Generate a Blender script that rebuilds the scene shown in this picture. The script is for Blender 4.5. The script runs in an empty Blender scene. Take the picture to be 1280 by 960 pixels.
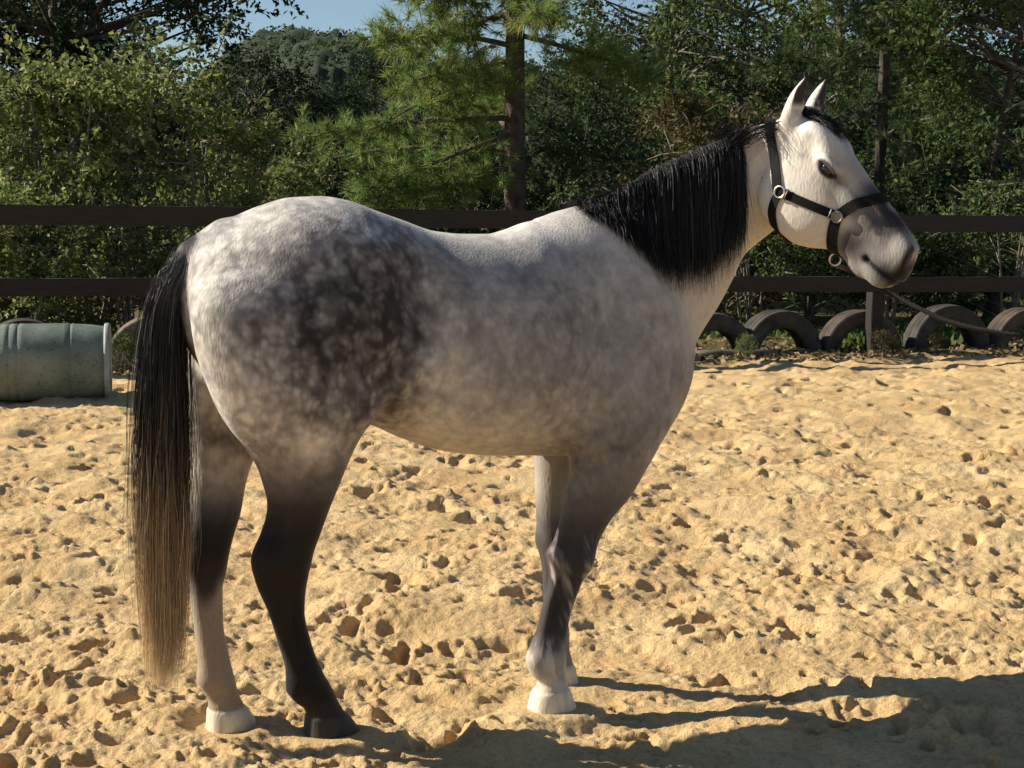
import bpy, math, random
import numpy as np
from mathutils import Vector, Matrix
from mathutils.bvhtree import BVHTree

random.seed(7)
rng = np.random.default_rng(7)
SC = bpy.context.scene
COL = SC.collection

# ------------------------------------------------------------------ camera
CAM_H = 1.5
PITCH = math.atan(230 / 1900)
ROLL = math.radians(0.7)
cam_data = bpy.data.cameras.new("camera")
cam_data.sensor_width = 36.0
cam_data.lens = 36.0 * 1900 / 1280
cam_data.clip_start = 0.05
cam_data.clip_end = 3000.0
cam = bpy.data.objects.new("camera", cam_data)
COL.objects.link(cam)
fw = Vector((0, math.cos(PITCH), -math.sin(PITCH)))
r0 = Vector((1, 0, 0))
u0 = r0.cross(fw)
Rv = math.cos(ROLL) * r0 + math.sin(ROLL) * u0
Uv = -math.sin(ROLL) * r0 + math.cos(ROLL) * u0
M = Matrix((Rv, Uv, -fw)).transposed().to_4x4()
M.translation = Vector((0, 0, CAM_H))
cam.matrix_world = M
SC.camera = cam

# ------------------------------------------------------------------ sky and sun
SUN_ELEV = math.radians(31)
SUN_DIR = Vector((-math.cos(math.radians(8)) * math.cos(SUN_ELEV),
                  math.sin(math.radians(8)) * math.cos(SUN_ELEV),
                  math.sin(SUN_ELEV)))          # from the scene towards the sun
world = bpy.data.worlds.new("World")
SC.world = world
world.use_nodes = True
wn = world.node_tree
wn.nodes.clear()
w_out = wn.nodes.new("ShaderNodeOutputWorld")
w_bg = wn.nodes.new("ShaderNodeBackground")
w_sky = wn.nodes.new("ShaderNodeTexSky")
w_sky.sky_type = 'NISHITA'
w_sky.sun_disc = False
w_sky.sun_elevation = SUN_ELEV
w_sky.sun_rotation = math.atan2(SUN_DIR.x, SUN_DIR.y)
w_sky.air_density = 1.0
w_sky.dust_density = 0.15
w_sky.ozone_density = 3.0
w_bg.inputs["Strength"].default_value = 0.058
wn.links.new(w_sky.outputs[0], w_bg.inputs[0])
wn.links.new(w_bg.outputs[0], w_out.inputs[0])

sun_data = bpy.data.lights.new("sun", 'SUN')
sun_data.energy = 5.0
sun_data.angle = math.radians(0.5)
sun_data.color = (1.0, 0.92, 0.77)
sun = bpy.data.objects.new("sun", sun_data)
COL.objects.link(sun)
sun.rotation_euler = SUN_DIR.to_track_quat('Z', 'Y').to_euler()

SC.view_settings.view_transform = 'Standard'
SC.view_settings.look = 'None'
SC.view_settings.gamma = 1.0
SC.view_settings.use_curve_mapping = False
SC.view_settings.exposure = 0.8
SC.cycles.max_bounces = 6
SC.cycles.transparent_max_bounces = 6

# ------------------------------------------------------------------ helpers
def tag(o, label=None, cat=None, group=None, kind=None):
    if label: o["label"] = label
    if cat: o["category"] = cat
    if group: o["group"] = group
    if kind: o["kind"] = kind
    return o

def mesh_np(name, verts, faces, smooth=True):
    """faces: (n,3) or (n,4) int array"""
    verts = np.asarray(verts, np.float32)
    faces = np.asarray(faces, np.int32)
    me = bpy.data.meshes.new(name)
    k = faces.shape[1]
    me.vertices.add(len(verts))
    me.vertices.foreach_set("co", verts.ravel())
    me.loops.add(faces.size)
    me.loops.foreach_set("vertex_index", faces.ravel())
    me.polygons.add(len(faces))
    me.polygons.foreach_set("loop_start", np.arange(0, faces.size, k, dtype=np.int32))
    me.polygons.foreach_set("loop_total", np.full(len(faces), k, np.int32))
    if smooth:
        me.polygons.foreach_set("use_smooth", np.ones(len(faces), bool))
    me.update(calc_edges=True)
    return me

def link(name, me, mat=None, parent=None, loc=None):
    o = bpy.data.objects.new(name, me)
    COL.objects.link(o)
    if mat is not None and me is not None and len(me.materials) == 0:
        me.materials.append(mat)
    if parent is not None:
        o.parent = parent
    if loc is not None:
        o.location = loc
    return o

def color_attr(me, name, col):
    a = me.attributes.new(name, 'FLOAT_COLOR', 'POINT')
    c = np.ones((len(col), 4), np.float32)
    c[:, :3] = col
    a.data.foreach_set("color", c.ravel())

def hash3(ix, iy, iz, seed):
    h = (ix.astype(np.int64) * 374761393 + iy.astype(np.int64) * 668265263 + iz.astype(np.int64) * 2147483647 + seed * 144665) & 0xffffffff
    h = ((h ^ (h >> 13)) * 1274126177) & 0xffffffff
    h = ((h ^ (h >> 16)) * 2246822519) & 0xffffffff
    h = h ^ (h >> 15)
    return (h & 0xffffff).astype(np.float32) / 0xffffff

def vnoise2(x, y, seed=0):
    xi = np.floor(x); yi = np.floor(y)
    fx = (x - xi).astype(np.float32); fy = (y - yi).astype(np.float32)
    ux = fx * fx * fx * (fx * (fx * 6 - 15) + 10); uy = fy * fy * fy * (fy * (fy * 6 - 15) + 10)
    xi = xi.astype(np.int64); yi = yi.astype(np.int64); z = np.zeros_like(xi)
    a = hash3(xi, yi, z, seed); b = hash3(xi + 1, yi, z, seed)
    c = hash3(xi, yi + 1, z, seed); d = hash3(xi + 1, yi + 1, z, seed)
    return (a + (b - a) * ux) * (1 - uy) + (c + (d - c) * ux) * uy - 0.5

def vnoise3(p, seed=0):
    i = np.floor(p); f = (p - i).astype(np.float32); u = f * f * (3 - 2 * f); i = i.astype(np.int64)
    r = 0
    for dx in (0, 1):
        for dy in (0, 1):
            for dz in (0, 1):
                w = (u[:, 0] if dx else 1 - u[:, 0]) * (u[:, 1] if dy else 1 - u[:, 1]) * (u[:, 2] if dz else 1 - u[:, 2])
                r = r + w * hash3(i[:, 0] + dx, i[:, 1] + dy, i[:, 2] + dz, seed)
    return r - 0.5

def fbm3(p, seed=0, oct=4):
    r = 0; a = 1.0
    for o in range(oct):
        r = r + a * vnoise3(p * 2 ** o, seed + o * 17); a *= 0.5
    return r

def sstep(a, b, x):
    t = np.clip((x - a) / (b - a), 0, 1)
    return t * t * (3 - 2 * t)

def pchip(xk, yk, x):
    xk = np.asarray(xk, float); yk = np.asarray(yk, float)
    if xk[0] > xk[-1]:
        xk = xk[::-1]; yk = yk[::-1]
    h = np.diff(xk); d = np.diff(yk) / h
    m = np.zeros_like(yk)
    m[0] = d[0]; m[-1] = d[-1]
    for i in range(1, len(yk) - 1):
        if d[i - 1] * d[i] > 0:
            w1 = 2 * h[i] + h[i - 1]; w2 = h[i] + 2 * h[i - 1]
            m[i] = (w1 + w2) / (w1 / d[i - 1] + w2 / d[i])
    x = np.clip(x, xk[0], xk[-1])
    i = np.clip(np.searchsorted(xk, x) - 1, 0, len(h) - 1)
    t = (x - xk[i]) / h[i]
    t2 = t * t; t3 = t2 * t
    return ((2 * t3 - 3 * t2 + 1) * yk[i] + (t3 - 2 * t2 + t) * h[i] * m[i]
            + (-2 * t3 + 3 * t2) * yk[i + 1] + (t3 - t2) * h[i] * m[i + 1])

# node helpers -----------------------------------------------------
def new_mat(name):
    m = bpy.data.materials.new(name)
    m.use_nodes = True
    nt = m.node_tree
    b = nt.nodes["Principled BSDF"]
    return m, nt, b

def nd(nt, kind, **kw):
    n = nt.nodes.new(kind)
    for k, v in kw.items():
        if k.startswith("i_"):
            n.inputs[k[2:].replace("_", " ")].default_value = v
        else:
            setattr(n, k, v)
    return n

def ramp(nt, fac, stops):
    r = nt.nodes.new("ShaderNodeValToRGB")
    e = r.color_ramp.elements
    while len(e) > 1: e.remove(e[-1])
    e[0].position = stops[0][0]; e[0].color = (*stops[0][1], 1)
    for p, c in stops[1:]:
        x = e.new(p); x.color = (*c, 1)
    nt.links.new(fac, r.inputs[0])
    return r.outputs[0]

def bump(nt, b, height, strength, dist):
    n = nd(nt, "ShaderNodeBump"); n.inputs["Strength"].default_value = strength
    n.inputs["Distance"].default_value = dist
    nt.links.new(height, n.inputs["Height"]); nt.links.new(n.outputs[0], b.inputs["Normal"])
    return n

# ------------------------------------------------------------------ sand arena (one sheet that runs on to the horizon)
def mat_sand():
    m, nt, b = new_mat("sand")
    tc = nd(nt, "ShaderNodeTexCoord")
    n1 = nd(nt, "ShaderNodeTexNoise"); n1.inputs["Scale"].default_value = 2.2; n1.inputs["Detail"].default_value = 6
    n2 = nd(nt, "ShaderNodeTexNoise"); n2.inputs["Scale"].default_value = 75; n2.inputs["Detail"].default_value = 5
    n2.inputs["Roughness"].default_value = 0.7
    nt.links.new(tc.outputs["Object"], n1.inputs["Vector"]); nt.links.new(tc.outputs["Object"], n2.inputs["Vector"])
    c1 = ramp(nt, n1.outputs["Fac"], [(0.3, (0.58, 0.38, 0.175)), (0.55, (0.68, 0.475, 0.24)), (0.75, (0.74, 0.545, 0.295))])
    c2 = ramp(nt, n2.outputs["Fac"], [(0.3, (0.62, 0.58, 0.54)), (0.5, (0.95, 0.95, 0.95)), (0.7, (1.0, 1.0, 1.0))])
    mx = nd(nt, "ShaderNodeMix", data_type='RGBA', blend_type='MULTIPLY')
    mx.inputs[0].default_value = 0.8
    nt.links.new(c1, mx.inputs[6]); nt.links.new(c2, mx.inputs[7])
    # forest floor beyond the fence
    at = nd(nt, "ShaderNodeAttribute"); at.attribute_name = "soil"
    n3 = nd(nt, "ShaderNodeTexNoise"); n3.inputs["Scale"].default_value = 9; n3.inputs["Detail"].default_value = 8
    nt.links.new(tc.outputs["Object"], n3.inputs["Vector"])
    c3 = ramp(nt, n3.outputs["Fac"], [(0.35, (0.05, 0.04, 0.02)), (0.5, (0.16, 0.12, 0.055)), (0.65, (0.09, 0.10, 0.03))])
    m2 = nd(nt, "ShaderNodeMix", data_type='RGBA')
    nt.links.new(at.outputs["Fac"], m2.inputs[0]); nt.links.new(mx.outputs[2], m2.inputs[6]); nt.links.new(c3, m2.inputs[7])
    nt.links.new(m2.outputs[2], b.inputs["Base Color"])
    b.inputs["Roughness"].default_value = 0.95
    b.inputs["Specular IOR Level"].default_value = 0.15
    bump(nt, b, n2.outputs["Fac"], 1.0, 0.016)
    return m

FA = np.array([-4.33, 12.80]); FB = np.array([5.25, 15.60])      # fence line
FD = (FB - FA) / np.linalg.norm(FB - FA); FN = np.array([FD[1], -FD[0]])   # FN points to the arena

def build_sand():
    # rows in y, columns in x scaled with distance
    def grow(a, step, n, k):
        out = [a]
        for i in range(n):
            step *= k; out.append(out[-1] + step)
        return out[1:]
    ys = [3.7]
    while ys[-1] < 16.5:
        ys.append(ys[-1] + 0.0082 * max(1.0, (ys[-1] / 4.3) ** 1.3))
    back = grow(ys[-1], 0.06, 45, 1.17)
    front = [2 * 3.7 - v for v in grow(3.7, 0.009, 42, 1.17)][::-1]
    yy = np.array(front + ys + back)
    xs = np.arange(0, 1.95, 0.0072)
    gx = grow(xs[-1], 0.008, 47, 1.195)
    half = np.concatenate([xs, gx])
    xx = np.concatenate([-half[:0:-1], half])
    sc = np.clip(yy / 4.6, 0.8, 3.4)
    X = xx[None, :] * sc[:, None]
    Y = np.repeat(yy[:, None], len(xx), 1)
    x = X.ravel(); y = Y.ravel()
    near = (np.abs(x) < 9) & (y > 2) & (y < 19)
    xn = x[near]; yn = y[near]
    # wander the coordinates
    wx = xn + 0.05 * vnoise2(xn * 6, yn * 6, 3); wy = yn + 0.05 * vnoise2(xn * 6, yn * 6, 4)
    h = 0.05 * vnoise2(wx * 1.1, wy * 1.1, 10) + 0.045 * vnoise2(wx * 2.4, wy * 2.4, 11)
    h += 0.046 * vnoise2(wx * 5.0, wy * 5.5, 12)
    rough = sstep(-0.28, 0.22, vnoise2(xn * 1.9, yn * 1.9, 19) + 0.5 * vnoise2(xn * 5, yn * 5, 20))
    h += 0.016 * vnoise2(wx * 12, wy * 12, 13)
    h += 0.010 * vnoise2(xn * 25, yn * 25, 14) * (0.5 + rough)
    def clods(cell, seed, pw=0.5):
        qx = (xn + 0.3 * cell * vnoise2(xn / cell * 1.7, yn / cell * 1.7, seed + 5)) / cell; qy = (yn + 0.3 * cell * vnoise2(xn / cell * 1.7, yn / cell * 1.7, seed + 6)) / cell
        ix = np.floor(qx).astype(np.int64); iy = np.floor(qy).astype(np.int64); z0 = np.zeros_like(ix)
        out = np.zeros(len(qx), np.float32)
        for dx in (-1, 0, 1):
            for dy in (-1, 0, 1):
                a = hash3(ix + dx, iy + dy, z0, seed); b = hash3(ix + dx, iy + dy, z0, seed + 1); c = hash3(ix + dx, iy + dy, z0, seed + 2)
                rr = np.where(c > 0.45, 0.15 + 0.6 * c, 0.01)
                d2 = ((ix + dx + a - qx) ** 2 + (iy + dy + b - qy) ** 2) / (rr * rr)
                out = np.maximum(out, rr * np.clip(1 - d2, 0, None) ** pw)
        return out * cell
    h += 0.22 * clods(0.05, 211, 0.9) * rough ** 1.5 + 0.42 * clods(0.026, 221, 0.7) * (0.05 + 0.95 * rough ** 1.5) + 0.38 * clods(0.014, 231, 0.6) * (0.25 + 0.75 * rough) + 0.008 * vnoise2(xn * 48, yn * 48, 24) + 0.008 * vnoise2(xn * 90, yn * 90, 25)
    Hh = np.zeros_like(x); Hh[near] = h
    Hh = Hh.reshape(X.shape)
    # hoof prints: pit, steep far wall and a pushed-up rim
    r2 = np.random.default_rng(5)
    n = 3700
    py = 3.7 + (r2.random(n) ** 1.0) * 11.0
    pxx = (r2.random(n) * 2 - 1) * (2.1 + py * 0.36)
    for q_, (cx, cy) in enumerate(zip(pxx, py)):
        R = (0.055 + 0.05 * r2.random() if q_ < 520 else 0.026 + 0.04 * r2.random() ** 1.6) if q_ < 2500 else r2.uniform(0.010, 0.026)
        dep = r2.uniform(0.018, 0.055) * (R / 0.05) * (0.55 if q_ < 520 else (1 if q_ < 2500 else 1.1))
        an = r2.uniform(0, 6.28); el = r2.uniform(0.45, 1.0)
        ca, sa = math.cos(an), math.sin(an)
        j0, j1 = np.searchsorted(yy, [cy - 3 * R, cy + 3 * R])
        s = max(0.8, min(3.4, cy / 4.6))
        i0, i1 = np.searchsorted(xx, [(cx - 3.4 * R) / s, (cx + 3.4 * R) / s])
        if j1 <= j0 or i1 <= i0: continue
        dx = X[j0:j1, i0:i1] - cx; dy = Y[j0:j1, i0:i1] - cy
        u = dx * ca + dy * sa; v = (-dx * sa + dy * ca) / el
        d = np.sqrt(u * u + v * v) / R
        d = d * (1 + 1.0 * vnoise2(X[j0:j1, i0:i1] * 20, Y[j0:j1, i0:i1] * 22, 33) + 0.3 * vnoise2(X[j0:j1, i0:i1] * 55, Y[j0:j1, i0:i1] * 60, 34))
        pit = -dep * (1 - sstep(0.45 if q_ < 2500 else 0.1, 1.05 if q_ < 2500 else 1.25, d))
        rim = 0.30 * dep * np.exp(-((d - 1.35) / 0.3) ** 2) * (0.7 + 0.5 * u / (R * 2))
        Hh[j0:j1, i0:i1] += pit + rim
    H0 = Hh; k3 = Hh.copy(); k3[1:-1] = (Hh[:-2] + 2 * Hh[1:-1] + Hh[2:]) / 4; Hh = k3.copy(); Hh[:, 1:-1] = (k3[:, :-2] + 2 * k3[:, 1:-1] + k3[:, 2:]) / 4
    Hh = 0.62 * H0 + 0.38 * Hh
    # calm the sand under the hooves so they stand on it
    for hx, hy in ((-0.498, 4.156), (-0.809, 4.158), (0.131, 4.377), (0.205, 4.646)):
        d = np.hypot(X - hx, Y - hy)
        w = 1 - sstep(0.07, 0.17, d)
        Hh = Hh * (1 - w) + w * 0.002 + 0.009 * np.exp(-((d - 0.115) / 0.035) ** 2)
    # arena edge
    e = (X - FA[0]) * FN[0] + (Y - FA[1]) * FN[1]      # >0 inside the arena
    wob = 0.18 * vnoise2(X.ravel() * 1.3, Y.ravel() * 1.3, 44).reshape(X.shape) + 0.1 * vnoise2(X.ravel() * 6, Y.ravel() * 6, 45).reshape(X.shape)
    soil = 1 - sstep(0.18, 0.55, e + wob)
    fade = 1 - sstep(-0.6, 0.5, e) * 1.0
    Hh = Hh * (1 - 0.6 * fade) + 0.03 * soil
    far = sstep(7, 9, np.abs(X)) + sstep(16, 19, Y) + (1 - sstep(2.0, 2.6, Y))
    Hh *= 1 - np.clip(far, 0, 1)
    # the land rises beyond the arena
    Hh += 0.035 * np.clip(Y - 26, 0, None) ** 1.0
    V = np.stack([X, Y, Hh], -1).reshape(-1, 3)
    nr, nc = X.shape
    idx = np.arange(nr * nc).reshape(nr, nc)
    Fq = np.stack([idx[:-1, :-1], idx[:-1, 1:], idx[1:, 1:], idx[1:, :-1]], -1).reshape(-1, 4)
    me = mesh_np("sand_ground", V, Fq)
    a = me.attributes.new("soil", 'FLOAT', 'POINT'); a.data.foreach_set("value", soil.ravel().astype(np.float32))
    o = link("sand_ground", me, mat_sand()); tag(o, "trampled golden sand of the riding arena full of hoof prints", None, None, "structure")
    bilin = (yy, xx, Hh)
    def height(px, py):
        j = np.clip(np.searchsorted(yy, py), 0, nr - 1); s = np.clip(yy[j] / 4.6, 0.8, 3.4)
        i = np.clip(np.searchsorted(xx, px / s), 0, nc - 1)
        return Hh[j, i]
    return o, height

sand, sand_h = build_sand()

# ------------------------------------------------------------------ the horse
YAW = math.radians(23.4)
HORSE_O = Vector((-0.654, 4.157, 0.0))
HEAD_YAW = math.radians(-30 - 23.4)            # relative to the horse
HEAD_O = np.array([1.511, -0.177, 0.0])          # in horse coordinates
VOX = 0.0049
GMIN = np.array([-0.34, -0.36, -0.02]); GMAX = np.array([2.06, 0.36, 1.95])
GMIN[1] = -0.62

class Field:
    def __init__(s):
        s.n = np.ceil((GMAX - GMIN) / VOX).astype(int) + 1
        s.ax = [(GMIN[i] + VOX * np.arange(s.n[i])).astype(np.float32) for i in range(3)]
        s.F = np.full(s.n, 0.5, np.float32)
    def block(s, lo, hi):
        sl = []
        for i in range(3):
            a, b = np.searchsorted(s.ax[i], [lo[i], hi[i]])
            sl.append(slice(max(0, a), min(s.n[i], b)))
        x = s.ax[0][sl[0]][:, None, None]; y = s.ax[1][sl[1]][None, :, None]; z = s.ax[2][sl[2]][None, None, :]
        return tuple(sl), x, y, z
    def add(s, sl, d, k):
        F = s.F[sl]
        h = np.clip(0.5 + 0.5 * (F - d) / k, 0, 1)
        s.F[sl] = F * (1 - h) + d * h - k * h * (1 - h)
    def sub(s, sl, d, k):
        F = s.F[sl]; d = -d
        h = np.clip(0.5 - 0.5 * (F - d) / k, 0, 1)
        s.F[sl] = F * (1 - h) + d * h + k * h * (1 - h)

def section(u, v, a, bu, bd, nu, ndn):
    """radial signed distance to an egg shaped super-ellipse section"""
    b = np.where(v > 0, bu, bd); n = np.where(v > 0, nu, ndn)
    q = ((np.abs(u) / a) ** n + (np.abs(v) / b) ** n + 1e-9) ** (1 / n)
    r = np.sqrt(u * u + v * v)
    return np.maximum(r * (1 - 1 / q), -np.minimum(a, b))

FLD = Field()

# torso: x, top, bottom, half width, widest height(0..1), exponent up, exponent down
T = np.array([
 (-0.262, 1.270, 1.170, 0.030, .5, 2.0, 2.0),
 (-0.245, 1.325, 1.110, 0.085, .5, 2.0, 2.0),
 (-0.215, 1.375, 1.060, 0.135, .5, 2.0, 2.0),
 (-0.180, 1.403, 1.010, 0.172, .5, 2.0, 2.1),
 (-0.110, 1.444, 0.950, 0.222, .48, 2.05, 2.2),
 (-0.030, 1.478, 0.915, 0.255, .48, 2.15, 2.2),
 ( 0.052, 1.500, 0.895, 0.275, .48, 2.2, 2.2),
 ( 0.135, 1.504, 0.885, 0.283, .48, 2.2, 2.2),
 ( 0.204, 1.494, 0.880, 0.282, .48, 2.2, 2.2),
 ( 0.266, 1.473, 0.866, 0.274, .47, 2.2, 2.2),
 ( 0.363, 1.441, 0.822, 0.268, .46, 2.15, 2.2),
 ( 0.464, 1.410, 0.785, 0.282, .45, 2.1, 2.15),
 ( 0.557, 1.402, 0.767, 0.297, .45, 2.05, 2.1),
 ( 0.631, 1.402, 0.759, 0.300, .45, 1.95, 2.1),
 ( 0.686, 1.414, 0.755, 0.296, .44, 1.85, 2.1),
 ( 0.744, 1.435, 0.752, 0.288, .43, 1.72, 2.1),
 ( 0.801, 1.447, 0.748, 0.276, .42, 1.62, 2.1),
 ( 0.860, 1.459, 0.744, 0.262, .42, 1.58, 2.1),
 ( 0.920, 1.466, 0.741, 0.250, .42, 1.6, 2.1),
 ( 1.000, 1.455, 0.740, 0.238, .42, 1.7, 2.2),
 ( 1.080, 1.410, 0.745, 0.226, .42, 1.9, 2.3),
 ( 1.160, 1.330, 0.768, 0.188, .45, 2.0, 2.3),
 ( 1.215, 1.250, 0.812, 0.140, .48, 2.0, 2.2),
 ( 1.252, 1.175, 0.866, 0.095, .5, 2.0, 2.0),
 ( 1.275, 1.110, 0.925, 0.058, .5, 2.0, 2.0),
 ( 1.286, 1.050, 0.975, 0.040, .5, 2.0, 2.0)])
sl, x, y, z = FLD.block((-0.33, -0.36, 0.68), (1.36, 0.36, 1.56))
xs1 = x[:, 0, 0]
P = [pchip(T[:, 0], T[:, i], xs1)[:, None, None].astype(np.float32) for i in range(1, 7)]
ctr = P[1] + P[3] * (P[0] - P[1])
d = section(y, z - ctr, P[2], P[0] - ctr, ctr - P[1], P[4], P[5])
over = np.maximum(np.maximum(T[0, 0] - x, x - T[-1, 0]), 0)
d = np.where(over > 0, np.sqrt(np.maximum(d, 0) ** 2 + over ** 2), d)
FLD.F[sl] = d

def leg(st, k, zflat=None, n=2.3):
    st = np.array(st)
    lo = (st[:, 1].min() - .07, (st[:, 3] - st[:, 4]).min() - .07, st[:, 0].min() - .05)
    hi = (st[:, 2].max() + .07, (st[:, 3] + st[:, 4]).max() + .07, st[:, 0].max() + .05)
    sl, x, y, z = FLD.block(lo, hi)
    zz = z[0, 0, :]
    xb, xf, yc, hw = [pchip(st[:, 0], st[:, i], zz)[None, None, :].astype(np.float32) for i in range(1, 5)]
    c = (xb + xf) / 2; a = (xf - xb) / 2
    d = section(y - yc, x - c, hw, a, a, np.float32(n), np.float32(n))
    over = np.maximum(np.maximum(st[:, 0].min() - z, z - st[:, 0].max()), 0)
    d = np.where(over > 0, np.sqrt(np.maximum(d, 0) ** 2 + over ** 2), d)
    kk = np.where(z > 0.8, k, 0.03).astype(np.float32)
    FLD.add(sl, d, kk)

NEAR_HIND = [(1.34, -.16, .20, -.10, .06), (1.29, -.225, .265, -.135, .105), (1.20, -.258, .295, -.152, .140), (1.107, -.248, .285, -.158, .147),
 (1.03, -.226, .262, -.163, .142), (.954, -.197, .232, -.167, .127), (.90, -.167, .204, -.167, .112), (.83, -.114, .174, -.16, .093),
 (.764, -.078, .146, -.15, .079), (.685, -.062, .119, -.138, .067), (.60, -.074, .094, -.125, .056), (.524, -.096, .070, -.112, .056),
 (.454, -.080, .055, -.102, .047), (.372, -.046, .054, -.095, .039), (.281, -.018, .073, -.088, .035), (.187, .007, .108, -.08, .043),
 (.140, .008, .134, -.077, .045), (.105, .030, .150, -.075, .039), (.078, .060, .164, -.073, .041), (.062, .064, .176, -.072, .050), (.03, .062, .202, -.07, .058), (-.03, .056, .238, -.07, .066)]
FAR_HIND = [(1.34, -.16, .20, .10, .06), (1.29, -.225, .265, .135, .105), (1.20, -.258, .285, .152, .140), (1.10, -.255, .25, .158, .145),
 (1.0, -.245, .20, .164, .135), (.92, -.237, .14, .165, .115), (.85, -.228, .06, .16, .095), (.79, -.220, -.010, .15, .082),
 (.741, -.214, -.035, .143, .074), (.63, -.215, -.062, .125, .058), (.552, -.232, -.092, .115, .052), (.50, -.240, -.108, .108, .055),
 (.455, -.232, -.117, .104, .047), (.394, -.222, -.130, .10, .042), (.313, -.213, -.130, .095, .037), (.19, -.203, -.112, .088, .043),
 (.145, -.208, -.102, .085, .045), (.105, -.188, -.093, .083, .039), (.078, -.176, -.084, .081, .041), (.062, -.180, -.072, .08, .049), (.03, -.182, -.052, .078, .057), (-.03, -.188, -.018, .078, .065)]
NEAR_FORE = [(1.20, .93, 1.15, -.12, .06), (1.05, .90, 1.165, -.145, .082), (.92, .85, 1.160, -.156, .088), (.85, .83, 1.145, -.16, .090),
 (.781, .836, 1.108, -.158, .087), (.716, .839, 1.072, -.153, .081), (.636, .828, 1.026, -.145, .069), (.57, .818, .972, -.135, .058),
 (.512, .803, .940, -.128, .054), (.460, .787, .923, -.123, .060), (.40, .791, .896, -.12, .047), (.317, .772, .867, -.117, .034),
 (.25, .756, .850, -.114, .035), (.197, .737, .844, -.112, .042), (.155, .725, .846, -.111, .045), (.112, .738, .846, -.11, .039),
 (.080, .764, .852, -.11, .042), (.060, .752, .860, -.11, .052), (.052, .746, .862, -.11, .053), (.02, .737, .874, -.11, .059), (-.03, .728, .894, -.11, .065)]
FAR_FORE = [(1.20, .93, 1.15, .12, .06), (1.05, .90, 1.185, .145, .085), (.92, .86, 1.175, .158, .090), (.85, .853, 1.165, .16, .088),
 (.781, .855, 1.11, .158, .085), (.716, .857, 1.08, .153, .079), (.636, .860, 1.045, .145, .067), (.57, .860, 1.02, .135, .056),
 (.504, .863, .995, .128, .052), (.45, .868, .985, .123, .052), (.377, .876, .965, .12, .043), (.30, .882, .955, .117, .036),
 (.20, .884, .956, .113, .041), (.155, .876, .962, .112, .045), (.112, .890, .962, .111, .039), (.080, .908, .968, .11, .042), (.060, .898, .976, .11, .052),
 (.05, .890, .980, .11, .056), (-.03, .880, .998, .11, .062)]
for st, k in ((NEAR_HIND, .05), (FAR_HIND, .05), (NEAR_FORE, .06), (FAR_FORE, .06)):
    leg(st, k)

def loft(O, e1, e2, e3, S, k, lo, hi, curve2=None):
    """S rows: s, v_top, v_bottom, half width, widest, n_up, n_down, c2"""
    S = np.array(S); O = np.asarray(O, float)
    sl, x, y, z = FLD.block(lo, hi)
    X = x - O[0]; Y = y - O[1]; Z = z - O[2]
    s = (X * e1[0] + Y * e1[1] + Z * e1[2]).astype(np.float32)
    u = X * e2[0] + Y * e2[1] + Z * e2[2]
    v = X * e3[0] + Y * e3[1] + Z * e3[2]
    gs = np.linspace(S[0, 0], S[-1, 0], 400)
    def P(i): return np.interp(s, gs, pchip(S[:, 0], S[:, i], gs)).astype(np.float32)
    vt, vb, a, m, nu, ndn, c2 = [P(i) for i in range(1, 8)]
    c = vb + m * (vt - vb)
    d = section((u - c2).astype(np.float32), (v - c).astype(np.float32), a, vt - c, c - vb, nu, ndn)
    over = np.maximum(np.maximum(S[0, 0] - s, s - S[-1, 0]), 0)
    d = np.where(over > 0, np.sqrt(np.maximum(d, 0) ** 2 + over ** 2), d)
    FLD.add(sl, d.astype(np.float32), np.float32(k))

# neck -------------------------------------------------------------
NA = np.array([0.95, 0, 1.16]); NB = np.array([1.56, 0, 1.60])
ne1 = (NB - NA) / np.linalg.norm(NB - NA); ne2 = np.array([0, 1.0, 0]); ne3 = np.cross(ne1, ne2); ne3 = -ne3 if ne3[2] < 0 else ne3
CREST = np.array([(0.86, 1.452), (0.912, 1.468), (0.982, 1.497), (1.068, 1.550), (1.152, 1.603), (1.236, 1.641), (1.311, 1.678), (1.381, 1.707), (1.447, 1.725), (1.495, 1.722), (1.56, 1.70)])
THROAT = np.array([(1.16, 0.90), (1.24, 1.00), (1.295, 1.063), (1.327, 1.109), (1.349, 1.139), (1.375, 1.182), (1.407, 1.239), (1.426, 1.306), (1.454, 1.356), (1.497, 1.392), (1.54, 1.43)])
def sv(p):
    q = np.stack([p[:, 0] - NA[0], p[:, 0] * 0, p[:, 1] - NA[2]], -1)
    return q @ ne1, q @ ne3
cs, cv = sv(CREST); ts, tv = sv(THROAT)
ns = np.linspace(0.0, 0.80, 12)
nv_t = np.interp(ns, cs, cv); nv_b = np.interp(ns, ts, tv)
nhw = np.interp(ns, [0, .15, .3, .45, .6, .7, .8], [.20, .170, .122, .086, .070, .062, .055])
nc2 = -0.190 * (ns / 0.8) ** 2.2
S = [(s_, t_, b_, w_, .42, 1.55, 2.1, c_) for s_, t_, b_, w_, c_ in zip(ns, nv_t, nv_b, nhw, nc2)]
loft(NA, ne1, ne2, ne3, S, .07, (0.78, -.36, .85), (1.76, .32, 1.86))

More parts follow.
